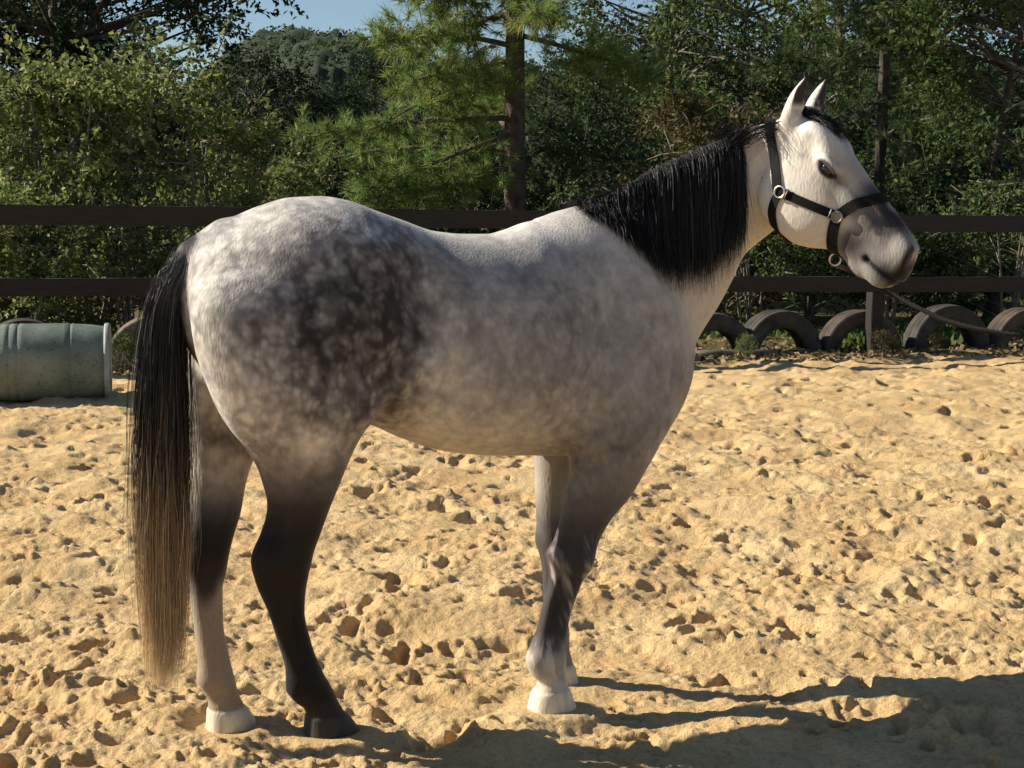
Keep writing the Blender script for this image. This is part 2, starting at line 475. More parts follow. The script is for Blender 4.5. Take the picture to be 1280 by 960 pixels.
# head -------------------------------------------------------------
ch, sh_ = math.cos(HEAD_YAW), math.sin(HEAD_YAW)
HX = np.array([ch, sh_, 0]); HY_ = np.array([-sh_, ch, 0]); HZ = np.array([0, 0, 1.0])
he1 = 0.6801 * HX - 0.7331 * HZ; he3 = 0.7331 * HX + 0.6801 * HZ; he2 = HY_
HO = HEAD_O + np.array([0, 0, 1.76])
def hp(s, v, u): return HO + he1 * s + he3 * v + he2 * u
HS = [(-.03, -.075, -.13, .055, .55, 2.0, 2.0, 0), (.00, -.018, -.130, .068, .55, 2.1, 2.2, 0), (.022, .026, -.130, .074, .55, 2.1, 2.2, 0), (.042, .052, -.132, .079, .55, 2.2, 2.4, 0), (.098, .073, -.155, .088, .55, 2.4, 2.7, 0), (.158, .078, -.186, .096, .55, 2.5, 2.9, 0),
 (.209, .078, -.216, .097, .55, 2.4, 3.0, 0), (.256, .075, -.234, .092, .53, 2.2, 3.0, 0), (.304, .071, -.224, .084, .52, 2.0, 3.0, 0),
 (.350, .066, -.196, .075, .5, 2.0, 2.9, 0), (.389, .065, -.160, .067, .5, 2.0, 2.6, 0), (.424, .064, -.142, .062, .48, 2.1, 2.4, 0),
 (.485, .060, -.131, .061, .48, 2.2, 2.3, 0), (.539, .050, -.122, .062, .5, 2.3, 2.3, 0), (.569, .037, -.112, .057, .5, 2.2, 2.2, 0),
 (.590, .010, -.095, .045, .5, 2.1, 2.1, 0), (.603, -.020, -.070, .026, .5, 2, 2, 0), (.608, -.035, -.055, .012, .5, 2, 2, 0)]
loft(HO, he1, he2, he3, HS, .022, (1.36, -.62, 1.2), (2.05, .20, 1.86))

def ell(c, axes, rad, k, sub=False):
    c = np.asarray(c, float); A = np.array(axes, float); R = np.asarray(rad, float)
    m = R.max() + .03
    sl, x, y, z = FLD.block(c - m, c + m)
    X = x - c[0]; Y = y - c[1]; Z = z - c[2]
    q = 0; g = 0
    for i in range(3):
        w = X * A[i][0] + Y * A[i][1] + Z * A[i][2]
        q = q + (w / R[i]) ** 2; g = g + (w / R[i] ** 2) ** 2
    q = np.sqrt(q); g = np.sqrt(g) + 1e-6
    d = np.where(q > .05, q * (q - 1) / g, -R.min()).astype(np.float32)
    (FLD.sub if sub else FLD.add)(sl, d, np.float32(k))

HAX = (he1, he3, he2)
for sgn in (-1, 1):
    ell(hp(.222, .034, .080 * sgn), HAX, (.046, .020, .032), .025)              # orbit
    ell(hp(.150, .050, .062 * sgn), HAX, (.065, .030, .034), .03)              # temple
    ell(hp(.222, -.125, .070 * sgn), HAX, (.108, .104, .032), .03)             # cheek muscle
    ell(hp(.340, .000, .060 * sgn), HAX, (.11, .013, .014), .025)              # facial crest
    ell(hp(.548, .006, .036 * sgn), HAX, (.044, .036, .020), .02)              # nostril flare
    ell(hp(.545, -.090, .030 * sgn), HAX, (.048, .028, .028), .02)             # upper lip
    ell(hp(.150, .014, .106 * sgn), HAX, (.026, .012, .014), .02, True)        # hollow over the eye
ell(hp(.490, -.122, 0), HAX, (.040, .022, .036), .02)                          # chin
ca_, sa_ = math.cos(math.radians(-58)), math.sin(math.radians(-58))
for sgn in (-1, 1):
    nax = (he1 * ca_ + he3 * sa_, -he1 * sa_ + he3 * ca_, he2)
    ell(hp(.584, .014, .046 * sgn), nax, (.034, .0080, .036), .007, True); ell(hp(.596, .004, .040 * sgn), nax, (.018, .012, .034), .010, True)      # nostril
    ell(hp(.231, .010, .108 * sgn), HAX, (.029, .0125, .016), .006, True)      # eye socket

# ears -------------------------------------------------------------
def ear(base, tip, sgn):
    base = np.array(base); tip = np.array(tip)
    e1 = tip - base; L = np.linalg.norm(e1); e1 /= L
    e2 = HY_ - e1 * (HY_ @ e1); e2 /= np.linalg.norm(e2); e3 = np.cross(e1, e2)
    if e3 @ HX < 0: e3 = -e3
    S = [(-.03, .022, -.028, .025, .5, 2, 2, 0), (.0, .022, -.031, .025, .5, 2, 2, 0), (.035, .025, -.029, .026, .5, 2, 2, 0), (.07, .028, -.025, .028, .5, 2, 2, 0),
         (.10, .025, -.017, .024, .5, 2, 2, 0), (.125, .017, -.008, .015, .5, 2, 2, 0), (.14, .009, -.001, .008, .5, 2, 2, 0), (.150, .004, .001, .004, .5, 2, 2, 0)]
    S = [(a * L / .148, *r) for a, *r in S]
    lo = np.minimum(base, tip) - .06; hi = np.maximum(base, tip) + .05
    loft(base, e1, e2, e3, S, .018, lo, hi)
    c = base + e1 * L * .58 + e3 * .022 + e2 * sgn * .016
    ell(c, (e1, e3, e2), (L * .44, .022, .020), .005, True)
ear(HEAD_O + HX * .040 + HZ * 1.742 + HY_ * -.062, HEAD_O + HX * .080 + HZ * 1.868 + HY_ * -.062, -1)
ear(HEAD_O + HX * .060 + HZ * 1.745 + HY_ * .052, HEAD_O + HX * .098 + HZ * 1.868 + HY_ * .062, 1)

# dock of the tail
def capsule(a, b, ra, rb, k):
    a = np.array(a, float); b = np.array(b, float); m = max(ra, rb) + .05
    sl, x, y, z = FLD.block(np.minimum(a, b) - m, np.maximum(a, b) + m)
    ab = b - a; L2 = ab @ ab
    t = np.clip(((x - a[0]) * ab[0] + (y - a[1]) * ab[1] + (z - a[2]) * ab[2]) / L2, 0, 1)
    d = np.sqrt((x - a[0] - t * ab[0]) ** 2 + (y - a[1] - t * ab[1]) ** 2 + (z - a[2] - t * ab[2]) ** 2) - (ra + (rb - ra) * t)
    FLD.add(sl, d.astype(np.float32), np.float32(k))
capsule((-.14, 0, 1.395), (-.225, 0, 1.345), .040, .032, .04)
capsule((-.225, 0, 1.345), (-.275, 0, 1.27), .032, .026, .03)
capsule((-.275, 0, 1.27), (-.295, 0, 1.12), .026, .018, .03)

def surface_nets(F):
    I = F < 0
    nx, ny, nz = F.shape
    cnt = np.zeros((nx - 1, ny - 1, nz - 1), np.uint8)
    for dx in (0, 1):
        for dy in (0, 1):
            for dz in (0, 1):
                cnt += I[dx:nx - 1 + dx, dy:ny - 1 + dy, dz:nz - 1 + dz]
    act = np.nonzero((cnt > 0) & (cnt < 8))
    ci, cj, ck = act
    flat = (ci.astype(np.int64) * (ny - 1) + cj) * (nz - 1) + ck
    P = np.zeros((len(ci), 3)); N = np.zeros(len(ci))
    cor = {}
    for dx in (0, 1):
        for dy in (0, 1):
            for dz in (0, 1):
                cor[dx, dy, dz] = F[ci + dx, cj + dy, ck + dz]
    for c0 in cor:
        for ax in range(3):
            if c0[ax] == 0:
                c1 = list(c0); c1[ax] = 1; c1 = tuple(c1)
                v0 = cor[c0]; v1 = cor[c1]
                m = (v0 < 0) != (v1 < 0)
                t = np.where(m, v0 / np.where(m, v0 - v1, 1), 0)
                p = np.tile(np.array(c0, float), (len(ci), 1)); p[:, ax] = t
                P[m] += p[m]; N[m] += 1
    P = P / N[:, None] + np.stack(act, -1)
    faces = []
    for ax in range(3):
        s0 = [slice(1, -1)] * 3; s1 = [slice(1, -1)] * 3
        s0[ax] = slice(0, -1); s1[ax] = slice(1, None)
        A = I[tuple(s0)]; B = I[tuple(s1)]
        e = np.nonzero(A != B)
        base = [e[0].copy(), e[1].copy(), e[2].copy()]
        for q in range(3):
            if q != ax: base[q] = base[q] + 1
        o1, o2 = [(1, 2), (2, 0), (0, 1)][ax]
        ids = []
        for a_, b_ in ((1, 1), (0, 1), (0, 0), (1, 0)):
            c = [base[0].copy(), base[1].copy(), base[2].copy()]
            c[o1] = c[o1] - a_; c[o2] = c[o2] - b_
            fl = (c[0].astype(np.int64) * (ny - 1) + c[1]) * (nz - 1) + c[2]
            ids.append(np.searchsorted(flat, fl))
        q = np.stack(ids, -1)
        ins = A[e]
        q[~ins] = q[~ins][:, ::-1]
        faces.append(q)
    return GMIN + P * VOX, np.concatenate(faces)

def vert_normals(V, Fq):
    n = np.cross(V[Fq[:, 2]] - V[Fq[:, 0]], V[Fq[:, 3]] - V[Fq[:, 1]])
    N = np.zeros_like(V)
    for i in range(4):
        for c in range(3):
            N[:, c] += np.bincount(Fq[:, i], n[:, c], len(V))
    return N / (np.linalg.norm(N, axis=1, keepdims=True) + 1e-12)

def smooth_mesh(V, Fq, it, lam):
    E = np.concatenate([Fq[:, [0, 1]], Fq[:, [1, 2]], Fq[:, [2, 3]], Fq[:, [3, 0]]])
    deg = np.bincount(E[:, 0], minlength=len(V)) + np.bincount(E[:, 1], minlength=len(V))
    for k in range(it):
        for l_ in (lam, -lam * 1.04):
            S = np.zeros_like(V)
            for c in range(3):
                S[:, c] = np.bincount(E[:, 0], V[E[:, 1], c], len(V)) + np.bincount(E[:, 1], V[E[:, 0], c], len(V))
            V = V + l_ * (S / deg[:, None] - V)
    return V

HV, HF = surface_nets(FLD.F)
FLD.F = None
HV = smooth_mesh(HV, HF, 4, 0.5)
HN = vert_normals(HV, HF)
_cx = np.arange(.86, 1.50, .02); _cy = []
for _x in _cx:
    _m = (np.abs(HV[:, 0] - _x) < .008) & (HV[:, 2] > 1.4); _k = HV[_m]; _k = _k[_k[:, 2] > _k[:, 2].max() - .002]; _cy.append(_k[:, 1].mean())
_cy = np.convolve(np.pad(_cy, 2, mode='edge'), np.ones(5) / 5, 'valid')
def crest_y(x): return np.interp(x, _cx, _cy)
# muscles: gentle swellings and grooves along the surface normal ------------------
def gauss(c, sg, amp, mirror=True):
    out = 0
    for sy in ((-1, 1) if mirror else (1,)):
        q = (HV - np.array([c[0], c[1] * sy if mirror else c[1], c[2]])) / np.asarray(sg)
        out = out + amp * np.exp(-0.5 * (q * q).sum(1))
    return out
def groove(a, b, w, amp, mirror=True):
    out = 0
    for sy in ((-1, 1) if mirror else (1,)):
        A = np.array([a[0], a[1] * sy, a[2]]); B = np.array([b[0], b[1] * sy, b[2]])
        ab = B - A
        t = np.clip(((HV - A) @ ab) / (ab @ ab), 0, 1)
        dd = np.linalg.norm(HV - A - t[:, None] * ab, axis=1)
        out = out + amp * np.exp(-0.5 * (dd / w) ** 2) * (0.35 + 0.65 * np.sin(np.pi * np.clip(t, .08, .92)))
    return out
D = groove((.20, .24, .92), (.34, .27, 1.06), .022, .010) + gauss((.25, .25, 1.37), (.05, .06, .04), .010) + gauss((.34, .27, 1.25), (.055, .1, .08), -.016)
D = D + gauss((.17, .25, .94), (.05, .06, .05), .012) + gauss((.93, .24, .97), (.07, .08, .08), .013) + gauss((.86, .2, .82), (.03, .06, .035), .008)
D = D + groove((-.12, .26, 1.22), (-.04, .23, .86), .017, -.011) + groove((-.20, .18, 1.22), (-.13, .2, .93), .014, -.007) + groove((.02, .28, 1.26), (.10, .27, .95), .03, -.006)
D = D + groove((1.00, .2, 1.40), (1.20, .2, 1.02), .03, .008) + groove((.93, .25, 1.32), (.85, .26, .95), .03, -.010)
D = D + groove((1.03, .18, 1.43), (1.26, .18, 1.12), .03, -.012) + gauss((1.24, .10, .98), (.06, .06, .07), .010) + groove((1.30, 0, 1.1), (1.24, 0, .80), .024, -.016, False)
D = D + gauss((.07, .19, .78), (.05, .05, .07), .007) + gauss((-.045, .16, .63), (.017, .04, .05), -.017) + gauss((-.165, .16, .62), (.017, .04, .05), -.015) + gauss((-.02, .16, .525), (.028, .03, .028), .006) + gauss((.03, .15, .46), (.02, .03, .03), .005) + gauss((.02, .13, .50), (.03, .04, .04), .005)
D = D + groove((.812, .15, .39), (.782, .14, .21), .008, -.011) + groove((.005, .13, .42), (.045, .12, .23), .009, -.010) + groove((-.175, .13, .42), (-.165, .12, .22), .009, -.009) + groove((.91, .15, .36), (.915, .14, .22), .008, -.007) + groove((.83, .2, .78), (.90, .26, .74), .02, -.006)
D = D + gauss((.865, .17, .455), (.026, .03, .024), .008) + gauss((.90, .14, .43), (.02, .03, .02), .005) + gauss((.80, .15, .17), (.025, .03, .022), .004) + gauss((.05, .12, .17), (.03, .03, .022), .004) + gauss((.79, .12, .47), (.02, .04, .02), .006) + groove((1.46, .22, 1.44), (1.28, .14, 1.14), .022, -.010)
D = D + groove((.86, .19, .70), (.90, .17, .58), .014, -.006) + groove((.98, .2, .74), (.92, .17, .60), .012, -.005)
D = D + 0.0022 * np.sin(HV[:, 0] * 2 * np.pi / 0.062 + HV[:, 2] * 6) * sstep(.42, .5, HV[:, 0]) * (1 - sstep(.74, .84, HV[:, 0])) * sstep(.85, 1.0, HV[:, 2]) * (1 - sstep(1.2, 1.3, HV[:, 2]))
hs_ = (HV - HO) @ he1; hv_ = (HV - HO) @ he3; hu_ = (HV - HO) @ he2
is_head = (hs_ > 0.05) & (HV[:, 0] > 1.4) & (HV[:, 2] > 1.2)
mline = np.array([(.497, -.078), (.542, -.070), (.590, -.062)])
mv = np.interp(hs_, mline[:, 0], mline[:, 1])
mouth = np.where(is_head & (hs_ > .490), np.exp(-0.5 * ((hv_ - mv) / .0032) ** 2), 0)
lip_tip = np.where(is_head, np.exp(-0.5 * (((hs_ - .497) / .008) ** 2 + ((hv_ + .078) / .007) ** 2)), 0)
D = D - .006 * mouth - .004 * lip_tip
edist = np.sqrt(((hs_ - .230) / .031) ** 2 + ((hv_ - .013) / .0195) ** 2)
D = D + np.where(is_head & (np.abs(hu_) > .05), .0035 * np.exp(-0.5 * ((edist - 1.2) / .28) ** 2) * np.where(hv_ > .010, 1.3, .3), 0)
D = D + np.where(is_head & (np.abs(hu_) > .05), -.004 * np.exp(-0.5 * ((np.sqrt(((hs_ - .225) / .034) ** 2 + ((hv_ - .012) / .030) ** 2) - 1.25) / .12) ** 2) * (hv_ > .015), 0)
cor = np.exp(-0.5 * ((HV[:, 2] - .0635 + .10 * np.where(HV[:, 0] < .45, np.where(HV[:, 1] < 0, HV[:, 0] - .12, HV[:, 0] + .12), np.where(HV[:, 1] < 0, HV[:, 0] - .80, HV[:, 0] - .93)) * 0) / .0045) ** 2)
D = D - .0022 * cor
HV = HV + HN * (D * 1.5)[:, None]
HV[:, 2] += 0
HN = vert_normals(HV, HF)

# coat pigment, with some shade and sunlight painted in -----------------------------------------------------
def worley(p, cell, seed):
    q = p / cell; i = np.floor(q).astype(np.int64); best = np.full(len(p), 9.0, np.float32)
    for dx in (-1, 0, 1):
        for dy in (-1, 0, 1):
            for dz in (-1, 0, 1):
                c = i + np.array([dx, dy, dz])
                o = np.stack([hash3(c[:, 0], c[:, 1], c[:, 2], seed + k) for k in (1, 2, 3)], -1)
                best = np.minimum(best, np.linalg.norm(c + o - q, axis=1))
    return best
X_, Y_, Z_ = HV.T
def blob(cx, cz, rx, rz, amp, p=1.0):
    return amp * np.exp(-(np.abs((X_ - cx) / rx) ** 2 + np.abs((Z_ - cz) / rz) ** 2) ** p)
warp = HV + 0.025 * np.stack([fbm3(HV * 18, 5), fbm3(HV * 18, 6), fbm3(HV * 18, 7)], -1)
wl = worley(warp * np.array([1.0, 1.0, .85]), .043, 3)
dap = 1 - sstep(.05, .85, wl)                       # light spot centres
wl2 = worley(warp * np.array([1.0, 1.0, .8]), .022, 8)
dap2 = 1 - sstep(.2, .7, wl2)
nz = fbm3(HV * np.array([7, 7, 6.]), 21, 4); nzf = fbm3(HV * np.array([40, 40, 30.]), 31, 3)
g = np.full(len(HV), .37)
rump = 1 - sstep(.24, .52, X_)
g = g + blob(.26, 1.24, .13, .17, .21) + blob(.13, 1.03, .19, .20, .36) + blob(.10, 1.25, .18, .12, .08) + blob(-.05, 1.40, .2, .08, .05)  # dark hip and thigh pigment, deepened to paint the shaded side in
g = g + blob(.66, 1.09, .18, .15, .09) + blob(.90, .80, .13, .11, .20) + blob(1.14, .90, .12, .15, .12)
g = g - blob(.40, 1.10, .05, .25, .12) - blob(.50, .84, .25, .09, .12) - blob(-.22, 1.20, .10, .25, .10) - blob(-.06, 1.42, .20, .10, .22) - blob(.6, 1.42, .35, .045, .16) - blob(.85, 1.42, .14, .08, .14)  # pale flank, belly, buttock; croup, topline and withers carry painted sunlight
dstr = .05 + .13 * rump * sstep(.75, .95, Z_) + .03 * sstep(.4, .5, X_) * (1 - sstep(.8, .95, X_))
g = g + nz * (.15 + .22 * rump) + nzf * (.12 + .10 * rump)
g = g + dstr * (.33 - dap) * .95 + dstr * .8 * (.35 - dap2)
# belly warms up, shoulder and neck pale
neck = sstep(1.02, 1.25, X_ + (Z_ - 1.2) * .5) * sstep(1.0, 1.15, Z_)
g = g * (1 - .75 * neck) + .10 * neck
# legs
jag = .05 * nz + .03 * nzf
hind = X_ < .45; near_s = Y_ < 0
zl = Z_ + jag
m = hind & near_s
dk = 1 - sstep(.58, .86, zl)
g = np.where(m, g * (1 - dk) + dk * 1.0, g)
g = np.where(m, g - .25 * np.exp(-((X_ - .04) / .05) ** 2 - ((Z_ - .845) / .035) ** 2), g)
m = hind & ~near_s
dk = 1 - sstep(.55, .74, zl)
g = np.where(m, (g - .08) * (1 - dk) + dk * .90, g)
wk = 1 - sstep(.36, .46, zl + .03 * np.sin(X_ * 60))
g = np.where(m, g * (1 - wk) + wk * .42, g)
m = ~hind & near_s & (Z_ < .8)
dk = 1 - sstep(.50, .80, zl)
vz = 1 - sstep(.42, .60, zl)
vein = fbm3(np.stack([X_ * 42 + Z_ * 14, Y_ * 30, Z_ * 7], -1), 61, 3)
lowg = .78 - .42 * sstep(.02, .36, vein) * vz
lowg = lowg * (1 - .55 * (1 - sstep(.14, .24, zl)))
g = np.where(m, g * (1 - dk) + dk * lowg, g)
wk = 1 - sstep(.085, .13, zl); g = np.where(m, g * (1 - wk) + wk * .14, g)
m = ~hind & ~near_s & (Z_ < .8)
dk = (1 - sstep(.42, .62, zl)) * sstep(.2, .3, zl)
g = np.where(m, (.42 + .25 * nz) * (1 - dk) + dk * .75, g)
# head
H = sstep(.0, .06, hs_) * is_head
gh = .075 + .05 * nz
gh = gh + .42 * sstep(.30, .36, hs_) * sstep(-.04, .02, hv_ + .10 * (hs_ - .3) + nz * .05) * (1 - sstep(.46, .52, hs_ + nz * .06)) * sstep(-.5, .1, .2 + nz * 2)  # grey on the nose bridge is painted shading
gh = gh + .50 * np.exp(-(((hs_ - .425) / .045) ** 2 + ((hv_ + .085 + nz * .05) / .05) ** 2))
gh = gh + .30 * np.exp(-(((hs_ - .29) / .04) ** 2 + ((hv_ - .0) / .04) ** 2))
gh = gh + .30 * np.exp(-(((hs_ - .12) / .02) ** 2 + ((hv_ - .035) / .016) ** 2)) + .25 * np.exp(-(((hs_ - .15) / .014) ** 2 + ((hv_ + .015) / .012) ** 2))
gh = gh + .9 * np.exp(-.5 * (edist / 1.0) ** 8) + .30 * np.exp(-(((hs_ - .262) / .03) ** 2 + ((hv_ - .012) / .022) ** 2)) * (np.abs(hu_) > .05)
gh = gh + .24 * sstep(.02, .06, hv_) * sstep(.12, .25, hs_) + .16 * sstep(.38, .5, hs_) + .09 * sstep(.37, .42, hs_) + .14 * sstep(.40, .46, hs_) * (1 - sstep(-.03, .03, hv_ + .10 * (hs_ - .5) + .08 * nz)) + .50 * sstep(.572, .600, hs_ + nz * .05) + .40 * np.exp(-(((hs_ - .575) / .05) ** 2 + ((hv_ + .062) / .02) ** 2))  # face front and muzzle greyed: painted shade over the muzzle's own grey
ndist = np.sqrt((((hs_ - .586) * ca_ + (hv_ - .012) * sa_) / .044) ** 2 + ((-(hs_ - .586) * sa_ + (hv_ - .012) * ca_) / .017) ** 2)
gh = gh + .65 * np.exp(-.5 * ndist ** 4) * (np.abs(hu_) > .025)
gh = gh + .55 * mouth + .6 * lip_tip
gh = gh + .35 * np.exp(-(((hs_ - .06) / .05) ** 2 + ((hu_) / .035) ** 2)) * sstep(.02, .06, hv_)
g = g * (1 - H) + gh * H
crestband = np.exp(-((Y_ - crest_y(X_)) / .028) ** 4) * (HN[:, 2] > .35) * sstep(.915, .97, X_) * (1 - sstep(1.43, 1.47, X_)) * (Z_ > 1.45)
g = np.maximum(g, crestband * .95)
# ears: dark inside and at the rim
earm = (HV[:, 2] > 1.775) & (HV[:, 0] > 1.42)
infront = (HN @ HX) * 1.0
g = np.where(earm, .08 + .72 * sstep(-.05, .35, infront) * sstep(1.775, 1.80, Z_) + .3 * sstep(1.85, 1.87, Z_), g)
# darker under the dock and between the hind legs
g = g + .5 * np.exp(-((X_ + .25) / .06) ** 2 - (Y_ / .05) ** 2) * (1 - sstep(1.25, 1.35, Z_)) * (Z_ > .8)
dock = sstep(.19, .23, -X_) * np.exp(-(Y_ / .045) ** 4) * (Z_ > 1.08)
g = np.clip(np.maximum(g, dock * .95), 0, 1)
GK = np.array([0, .12, .3, .45, .6, .8, 1.0])
GC = np.array([(.74, .69, .62), (.60, .56, .51), (.40, .375, .35), (.25, .232, .22), (.125, .114, .11), (.036, .031, .030), (.010, .009, .009)])
COATC = np.stack([np.interp(g, GK, GC[:, i]) for i in range(3)], -1)
# warmer tone low on the belly and legs, dust
warmth = .28 * (1 - sstep(.70, 1.0, Z_)) * (1 - sstep(.5, .8, g)) + .10
COATC = COATC * (1 - warmth[:, None]) + COATC * np.array([1.06, .90, .68]) * warmth[:, None]
dust = (1 - sstep(.02, .16, Z_ + nzf * .05)) * np.where(hind & near_s, .10, .30) + np.where(hind & ~near_s, .42 * (1 - sstep(.15, .5, Z_ + .1 * nz)), 0)
COATC = COATC * (1 - dust[:, None]) + np.array([.33, .22, .115]) * dust[:, None]
hoof = 1 - sstep(.058, .063, Z_ + .25 * np.where(hind & near_s, .14 - X_, 0) * 0)
hc = np.where((hind & near_s)[:, None], np.array([.06, .05, .042]), np.array([.66, .58, .43]))
hc = hc * (1 + .5 * vnoise3(np.stack([X_ * 70, Y_ * 70, Z_ * 8], -1), 71))[:, None]
COATC = COATC * (1 - hoof[:, None]) + hc * hoof[:, None]

def mat_coat():
    m, nt, b = new_mat("grey_coat")
    at = nd(nt, "ShaderNodeAttribute"); at.attribute_name = "coat"
    tc = nd(nt, "ShaderNodeTexCoord")
    mp = nd(nt, "ShaderNodeMapping"); mp.inputs["Scale"].default_value = (150, 150, 45); mp.inputs["Rotation"].default_value = (0, .5, 0)
    n1 = nd(nt, "ShaderNodeTexNoise"); n1.inputs["Scale"].default_value = 1.0; n1.inputs["Detail"].default_value = 4
    nt.links.new(tc.outputs["Object"], mp.inputs["Vector"]); nt.links.new(mp.outputs[0], n1.inputs["Vector"])
    c = ramp(nt, n1.outputs["Fac"], [(.25, (.80, .80, .81)), (.5, (.97, .97, .97)), (.75, (1.08, 1.07, 1.06))])
    mx = nd(nt, "ShaderNodeMix", data_type='RGBA', blend_type='MULTIPLY'); mx.inputs[0].default_value = .8
    nt.links.new(at.outputs["Color"], mx.inputs[6]); nt.links.new(c, mx.inputs[7])
    nt.links.new(mx.outputs[2], b.inputs["Base Color"])
    b.inputs["Roughness"].default_value = 0.6
    b.inputs["Specular IOR Level"].default_value = 0.2
    b.inputs["Sheen Weight"].default_value = 0.12
    b.inputs["Sheen Roughness"].default_value = 0.4
    bump(nt, b, n1.outputs["Fac"], 0.6, 0.003)
    return m

horse = bpy.data.objects.new("horse", None); COL.objects.link(horse)
horse.location = HORSE_O; horse.rotation_euler = (0, 0, YAW)
tag(horse, "dapple grey horse with black mane standing side-on in the sand arena", "horse")
body_me = mesh_np("body", HV, HF)
color_attr(body_me, "coat", COATC)
body = link("body", body_me, mat_coat(), horse)
TRI = np.concatenate([HF[:, :3], HF[:, [0, 2, 3]]])
BVH = BVHTree.FromPolygons([tuple(v) for v in HV.tolist()], TRI.tolist(), all_triangles=True)
def cast(o, d):
    loc, n, i, dist = BVH.ray_cast(Vector(o), Vector(d).normalized())
    return (np.array(loc), np.array(n)) if loc is not None else (None, None)

# eyes
def uv_sphere(r, nu=24, nv=14):
    V = [(0, 0, r)]
    for j in range(1, nv):
        for i in range(nu):
            a = 2 * math.pi * i / nu; b = math.pi * j / nv
            V.append((r * math.sin(b) * math.cos(a), r * math.sin(b) * math.sin(a), r * math.cos(b)))
    V.append((0, 0, -r)); F = []
    for i in range(nu):
        F.append((0, 1 + i, 1 + (i + 1) % nu))
        for j in range(nv - 2):
            a = 1 + j * nu + i; b_ = 1 + j * nu + (i + 1) % nu
            F.append((a, a + nu, b_)); F.append((b_, a + nu, b_ + nu))
        F.append((len(V) - 1, 1 + (nv - 2) * nu + (i + 1) % nu, 1 + (nv - 2) * nu + i))
    return np.array(V), np.array(F)
m_eye, _, b_ = new_mat("dark_eye"); b_.inputs["Base Color"].default_value = (.006, .004, .003, 1); b_.inputs["Roughness"].default_value = .06; b_.inputs["Coat Weight"].default_value = 0.25
Vs, Fs = uv_sphere(.027)
eye_me = mesh_np("eye", Vs, Fs)
for sgn in (-1, 1):
    p, n = cast(hp(.230, .013, .3 * sgn), -he2 * sgn)
    link("eye", eye_me, m_eye, body, tuple(p - he2 * sgn * .0205))

# hair -------------------------------------------------------------------------
def ribbons(paths, width, cols, seed, tip=0.25):
    """paths (n,m,3) strands, cols (n,m,3)"""
    n, m, _ = paths.shape
    r = np.random.default_rng(seed)
    t = np.gradient(paths, axis=1); t /= np.linalg.norm(t, axis=2, keepdims=True) + 1e-9
    rv = r.normal(size=(n, 1, 3)); rv[:, :, 2] *= .3
    b = np.cross(t, np.repeat(rv, m, 1)); b /= np.linalg.norm(b, axis=2, keepdims=True) + 1e-9
    prof = np.interp(np.linspace(0, 1, m), [0, .1, .7, 1], [.7, 1, .8, tip])[None, :, None]
    w = np.asarray(width)[:, None, None] * prof * .5
    L = paths - b * w; Rr = paths + b * w
    V = np.stack([L, Rr], 2).reshape(-1, 3)
    base = (np.arange(n)[:, None] * m + np.arange(m - 1)[None, :]) * 2
    F = np.stack([base, base + 1, base + 3, base + 2], -1).reshape(-1, 4)
    C = np.repeat(cols[:, :, None, :], 2, 2).reshape(-1, 3)
    return V, F, C
def mat_hair():
    m, nt, b = new_mat("horse_hair")
    at = nd(nt, "ShaderNodeAttribute"); at.attribute_name = "coat"
    nt.links.new(at.outputs["Color"], b.inputs["Base Color"])
    b.inputs["Roughness"].default_value = 0.55
    b.inputs["Specular IOR Level"].default_value = 0.22
    return m
M_HAIR = mat_hair()
def hair_object(name, P, W, C, seed, tip=.25):
    V, F, CC = ribbons(P, W, C, seed, tip)
    me = mesh_np(name, V, F); color_attr(me, "coat", CC)
    o = link(name, me, M_HAIR, horse); o["kind"] = "stuff"
    return o
def drape(root, d0, L, steps, off, g=(0, -.05, -1.0), stiff=.55):
    p = np.array(root, float); d = np.array(d0, float); d /= np.linalg.norm(d)
    out = [p.copy()]; ds = L / (steps - 1); g = np.array(g)
    for i in range(steps - 1):
        d = d * stiff + g * (1 - stiff); d /= np.linalg.norm(d)
        p = p + d * ds
        loc, n, _, dist = BVH.find_nearest(Vector(p), .12)
        if loc is not None:
            loc = np.array(loc); n = np.array(n); h = (p - loc) @ n
            if h < off:
                p = loc + n * off
                q = p - out[-1]; q /= np.linalg.norm(q) + 1e-9; d = q
        out.append(p.copy())
    return out
def children(G, per, spread_root, spread_tip, rg, lenvar=.2, wob=.004):
    G = np.array(G); n, m, _ = G.shape
    P = np.repeat(G, per, 0)
    t = np.linspace(0, 1, m)[None, :, None]
    o1 = rg.normal(size=(len(P), 1, 3)) * spread_root; o2 = rg.normal(size=(len(P), 1, 3)) * spread_tip
    P = P + o1 * (1 - t) + o2 * t
    ph = rg.uniform(0, 6.28, (len(P), 1, 3)); fr = rg.uniform(4, 11, (len(P), 1, 3))
    P = P + wob * t * np.sin(fr * t + ph)
    # trim lengths
    k = 1 - lenvar * rg.random(len(P))
    tt = np.linspace(0, 1, m)
    Q = np.empty_like(P)
    src = tt[None, :] * k[:, None] * (m - 1)
    i = np.clip(src.astype(int), 0, m - 2); f = (src - i)[:, :, None]
    r = np.arange(len(P))[:, None]
    return P[r, i] * (1 - f) + P[r, i + 1] * f

